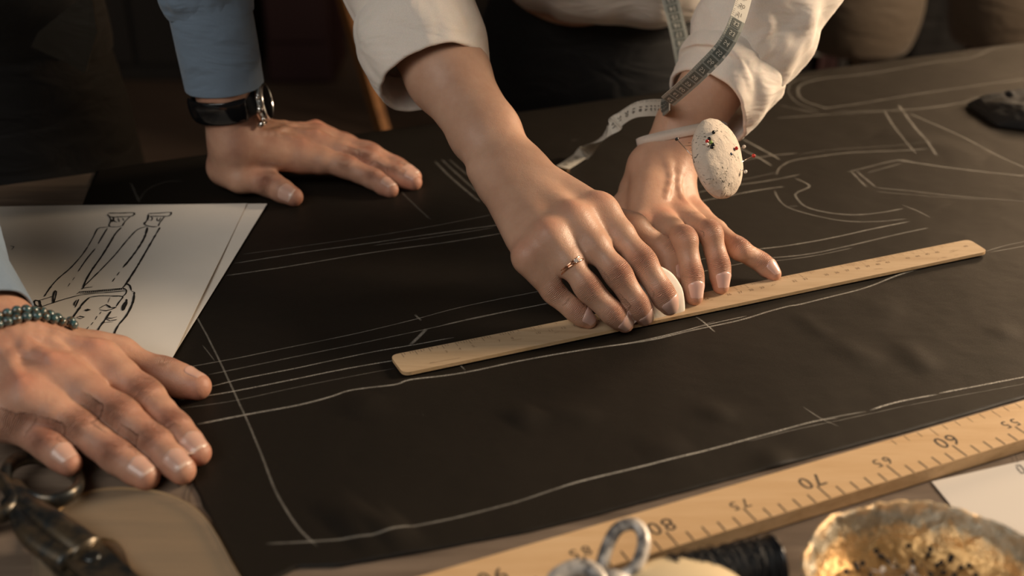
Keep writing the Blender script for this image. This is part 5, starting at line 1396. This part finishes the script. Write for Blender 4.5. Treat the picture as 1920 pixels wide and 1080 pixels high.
for k, (x0, y0, x1, y1) in enumerate(((1822, 187, 1838, 185), (1844, 184, 1858, 181), (1861, 181, 1869, 179), (1873, 179, 1884, 176))): chalk_line([(x0, y0), (x1, y1)], 7, .45)
# loose black threads at the cloth corner
mb = MB(); mb.tube(smooth_path([P(332, 908, .001), P(338, 906, .0015), P(334, 914, .001)], .001), .00022, 5); tag(mb.build('loose_thread', M_THREAD, None, True), "short loose black thread on the table just below the man's fingertips", 'thread', 'threads off the cloth corner')
mb = MB(); mb.tube(smooth_path([P(362, 906, .0012), P(357, 916, .0012), P(353, 930, .001), P(354, 940, .001)], .001), .00022, 5); tag(mb.build('loose_thread', M_THREAD, None, True), 'longer loose black thread on the table beside the left corner of the cloth', 'thread', 'threads off the cloth corner')

# ------------------------------------------------------------------ the back of the workshop
def mannequin(loc, s, m, label, yaw=0):
    e = empty('dress_form', (loc[0], loc[1], -.9), label, 'dress form', 'dress forms in the background')
    x, y, z = loc
    keys = [(A([x, y, z]), (0, 0, 1), RTX, .10*s, .08*s), (A([x, y, z+.015]), (0, 0, 1), RTX, .145*s, .11*s), (A([x, y, z+.10]), (0, 0, 1), RTX, .170*s, .125*s), (A([x, y, z+.20]), (0, 0, 1), RTX, .155*s, .11*s), (A([x, y, z+.32]), (0, 0, 1), RTX, .120*s, .095*s), (A([x, y, z+.48]), (0, 0, 1), RTX, .155*s, .12*s), (A([x, y, z+.60]), (0, 0, 1), RTX, .165*s, .09*s), (A([x, y, z+.66]), (0, 0, 1), RTX, .07*s, .06*s), (A([x, y, z+.72]), (0, 0, 1), RTX, .055*s, .055*s)]
    V, Fc = loft([(keys[0][0], keys[0][1], RTX, .001, .001)]+interp_rings(keys, 8)+[(keys[-1][0], keys[-1][1], RTX, .001, .001)], 60)
    mb = MB(); mb.add(V, Fc); mb.build('torso', m, e, True)
    mb = MB(); mb.tube([(x, y, z+.02), (x, y, -.86)], .013*s, 14); mb.build('pole', mat('cream_pole', (.5, .44, .35), .4), e, True)
    mb = MB(); mb.lathe((x, y, -.9), [(0, .04), (.03, .038), (.05, .02), (.16, .012), (.165, 0), (0, 0)], 36); mb.build('base', M_DKBOX, e, True)
    return e
mannequin((PY(1610, 90, 2.45)[0], 2.45, -.265), .74, M_LINEN, 'brown linen dress form on a pale pole behind the table, right of the woman')
mannequin((PY(1885, 90, 2.5)[0], 2.5, -.26), .85, M_LINEN, 'brown dress form at the right edge behind the table')
# dark coat hanging between them
x0 = PY(1757, 60, 3.15)[0]
coat = empty('clothes_stand', (x0, 3.17, -.9), 'dark coat hanging on a stand between the two brown dress forms', 'clothes stand')
keys = [(A([x0, 3.15, -.65]), (0, 0, 1), RTX, .092, .06), (A([x0, 3.15, -.2]), (0, 0, 1), RTX, .086, .055), (A([x0, 3.15, .2]), (0, 0, 1), RTX, .08, .05), (A([x0, 3.15, .42]), (0, 0, 1), RTX, .07, .045), (A([x0, 3.15, .5]), (0, 0, 1), RTX, .015, .015)]
V, Fc = loft(interp_rings(keys, 8), 50, fold(6, .012, 2.5, 4)); mb = MB(); mb.add(V, Fc); mb.build('coat', M_BLACKC, coat, True)
mb = MB(); mb.tube([(x0, 3.17, -.9), (x0, 3.17, .6)], .012, 10); mb.box((x0, 3.17, -.89), (.4, .05, .02)); mb.box((x0, 3.17, -.889), (.05, .4, .02)); mb.build('stand', M_DKBOX, coat, False)
# low shelf with a grey box and books, behind the sleeve
bx = PY(1530, 90, 3.3)
shelf = empty('low_shelf', (bx[0]+.02, 3.38, -.9), 'low dark shelf in the background between the woman and the dress form', 'shelf')
zt_ = PY(1540, 128, 3.3)[2]
mb = MB(); mb.box((bx[0]+.02, 3.38, (zt_-.9)/2-.01), (.28, .3, zt_+.9-.02)); mb.build('cabinet_body', M_DKBOX, shelf, False, bevel=.004)
mb = MB(); mb.box((bx[0]+.02, 3.37, zt_-.01), (.30, .34, .02)); mb.build('shelf_top', M_DKBOX, shelf, False)
zk = PY(1540, 96, 3.3)[2]
for i, (px, wpx, mt, lb) in enumerate(((1500, 22, M_BLACKP, 'black book left of the dark red books on the low shelf'), (1536, 16, M_REDC, 'wide dark red book standing on the low shelf'), (1554, 12, M_REDC, 'narrow dark red book standing on the low shelf'), (1572, 14, M_DKBOX, 'dark book standing right of the red books on the low shelf'))):
    p = PY(px, 110, 3.3); w0 = wpx*3.3/2150*1.1
    mb = MB(); mb.box((p[0], 3.33, (zt_+zk)/2), (w0, .16, zk-zt_)); bk_ = empty('book', (p[0], 3.33, zt_), lb, 'book', 'books on the low shelf')
    mb.build('cover', mt, bk_, False, bevel=.002); mb = MB(); mb.box((p[0], 3.335, (zt_+zk)/2+.0), (w0*.8, .155, (zk-zt_)*1.01)); mb.build('pages', M_GREYB, bk_, False)
p = PY(1528, 75, 3.3); h_ = PY(1528, 40, 3.3)[2]-zk
mb = MB(); gb = empty('storage_box', (p[0], 3.34, zk), 'grey storage box lying on top of the books behind the sleeve', 'box')
mb.box((p[0], 3.34, zk+h_*.42+.001), (.15, .18, h_*.84)); mb.build('box_body', M_GREYB, gb, False, bevel=.004)
mb = MB(); mb.box((p[0], 3.34, zk+h_*.90+.001), (.158, .188, h_*.16)); mb.build('lid', M_GREYB, gb, False, bevel=.003)
# slanting leg of an easel and a dark red cabinet on the far left
es = empty('easel', (PY(700, 160, 3.0)[0], 3.1, -.9), 'orange wooden easel leg slanting in the dark behind the white sleeve', 'easel')
a_ = PY(690, 150, 2.9); t_ = PY(640, -20, 3.05)
dv_ = nrm(t_-a_)
f0 = a_-dv_*((a_[2]+.9)/dv_[2]); f1 = t_+dv_*.9
mb = MB(); mb.tube([f0, f1], .019, 4, up=A([1, 0, 0])); mb.build('front_leg', M_ORANGE, es, False)
mb = MB(); mb.tube([f0+A([.75, 0, 0])*1.0, f1+A([.06, 0, 0])], .019, 4, up=A([1, 0, 0])); mb.build('front_leg', M_ORANGE, es, False)
mb = MB(); mb.tube([A([f0[0]+.4, f0[1]+.7, -.9]), f1+A([.03, .05, 0])], .017, 4, up=A([1, 0, 0])); mb.build('rear_leg', M_ORANGE, es, False)
cx0, cx1 = PY(505, 150, 4.3)[0], PY(625, 150, 4.3)[0]
cab = empty('red_cabinet', ((cx0+cx1)/2, 4.5, -.9), 'dark red cabinet standing against the far wall left of the easel', 'cabinet')
mb = MB(); mb.box(((cx0+cx1)/2, 4.5, -.24), (cx1-cx0, .4, 1.30)); mb.build('cabinet_body', M_REDC, cab, False, bevel=.006)
for z_ in (-.45, .15):
    mb = MB(); mb.box(((cx0+cx1)/2, 4.29, z_), (cx1-cx0-.03, .02, .56)); dr_ = mb.build('door', M_REDC, cab, False, bevel=.004)
    mb = MB(); mb.sphere((cx1-.04, 4.27, z_), .012, 8); mb.build('knob', M_BRASS, dr_, True)
dk = empty('dark_cupboard', (-1.25, 4.6, -.9), 'tall dark cupboard against the far wall behind the man', 'cupboard')
mb = MB(); mb.box((-1.45, 4.6, .0), (.85, .5, 1.8)); mb.build('cupboard_body', M_DKBOX, dk, False, bevel=.006)
for s0 in (-1, 1):
    mb = MB(); mb.box((-1.45+s0*.21, 4.34, .02), (.40, .02, 1.7)); dr_ = mb.build('door', M_DKBOX, dk, False, bevel=.004); mb = MB(); mb.sphere((-1.45+s0*.04, 4.32, -.1), .012, 8); mb.build('knob', M_BRASS, dr_, True)

# ------------------------------------------------------------------ camera, light, world
cam = bpy.data.cameras.new('camera'); camo = bpy.data.objects.new('camera', cam); COL.objects.link(camo)
camo.location = CAM; camo.rotation_euler = (math.pi/2-PITCH, 0, 0)
cam.sensor_width = 36; cam.lens = 36*F/1920; cam.clip_start = .02; cam.clip_end = 50
cam.dof.use_dof = True; cam.dof.focus_distance = .86; cam.dof.aperture_fstop = 4.5
SC.camera = camo
def area(name, loc, target, size, power, col):
    l = bpy.data.lights.new(name, 'AREA'); l.energy = power; l.color = col; l.shape = 'RECTANGLE'; l.size = size[0]; l.size_y = size[1]
    o = bpy.data.objects.new(name, l); COL.objects.link(o); o.location = loc
    d = Vector(target)-Vector(loc); o.rotation_euler = d.to_track_quat('-Z', 'Y').to_euler(); return o
area('key_lamp', (2.25, 1.40, .92), (.1, .8, 0), (.6, .6), 100, (1., .77, .54))
area('back_lamp', (1.75, 2.75, .85), (.4, .9, 0), (.7, .5), 15, (1., .66, .38))
area('fill_light', (-.9, -.6, 1.7), (.0, .8, 0), (1.6, 1.2), 28, (1., .95, .88))  # soft fill added from above, behind the camera's left; no window is there
w = bpy.data.worlds.new('world'); SC.world = w; w.use_nodes = True
w.node_tree.nodes['Background'].inputs[0].default_value = (.55, .5, .45, 1); w.node_tree.nodes['Background'].inputs[1].default_value = .08
vs = SC.view_settings; vs.view_transform = 'Standard'; vs.look = 'None'; vs.gamma = 1; vs.use_curve_mapping = False; vs.exposure = 0
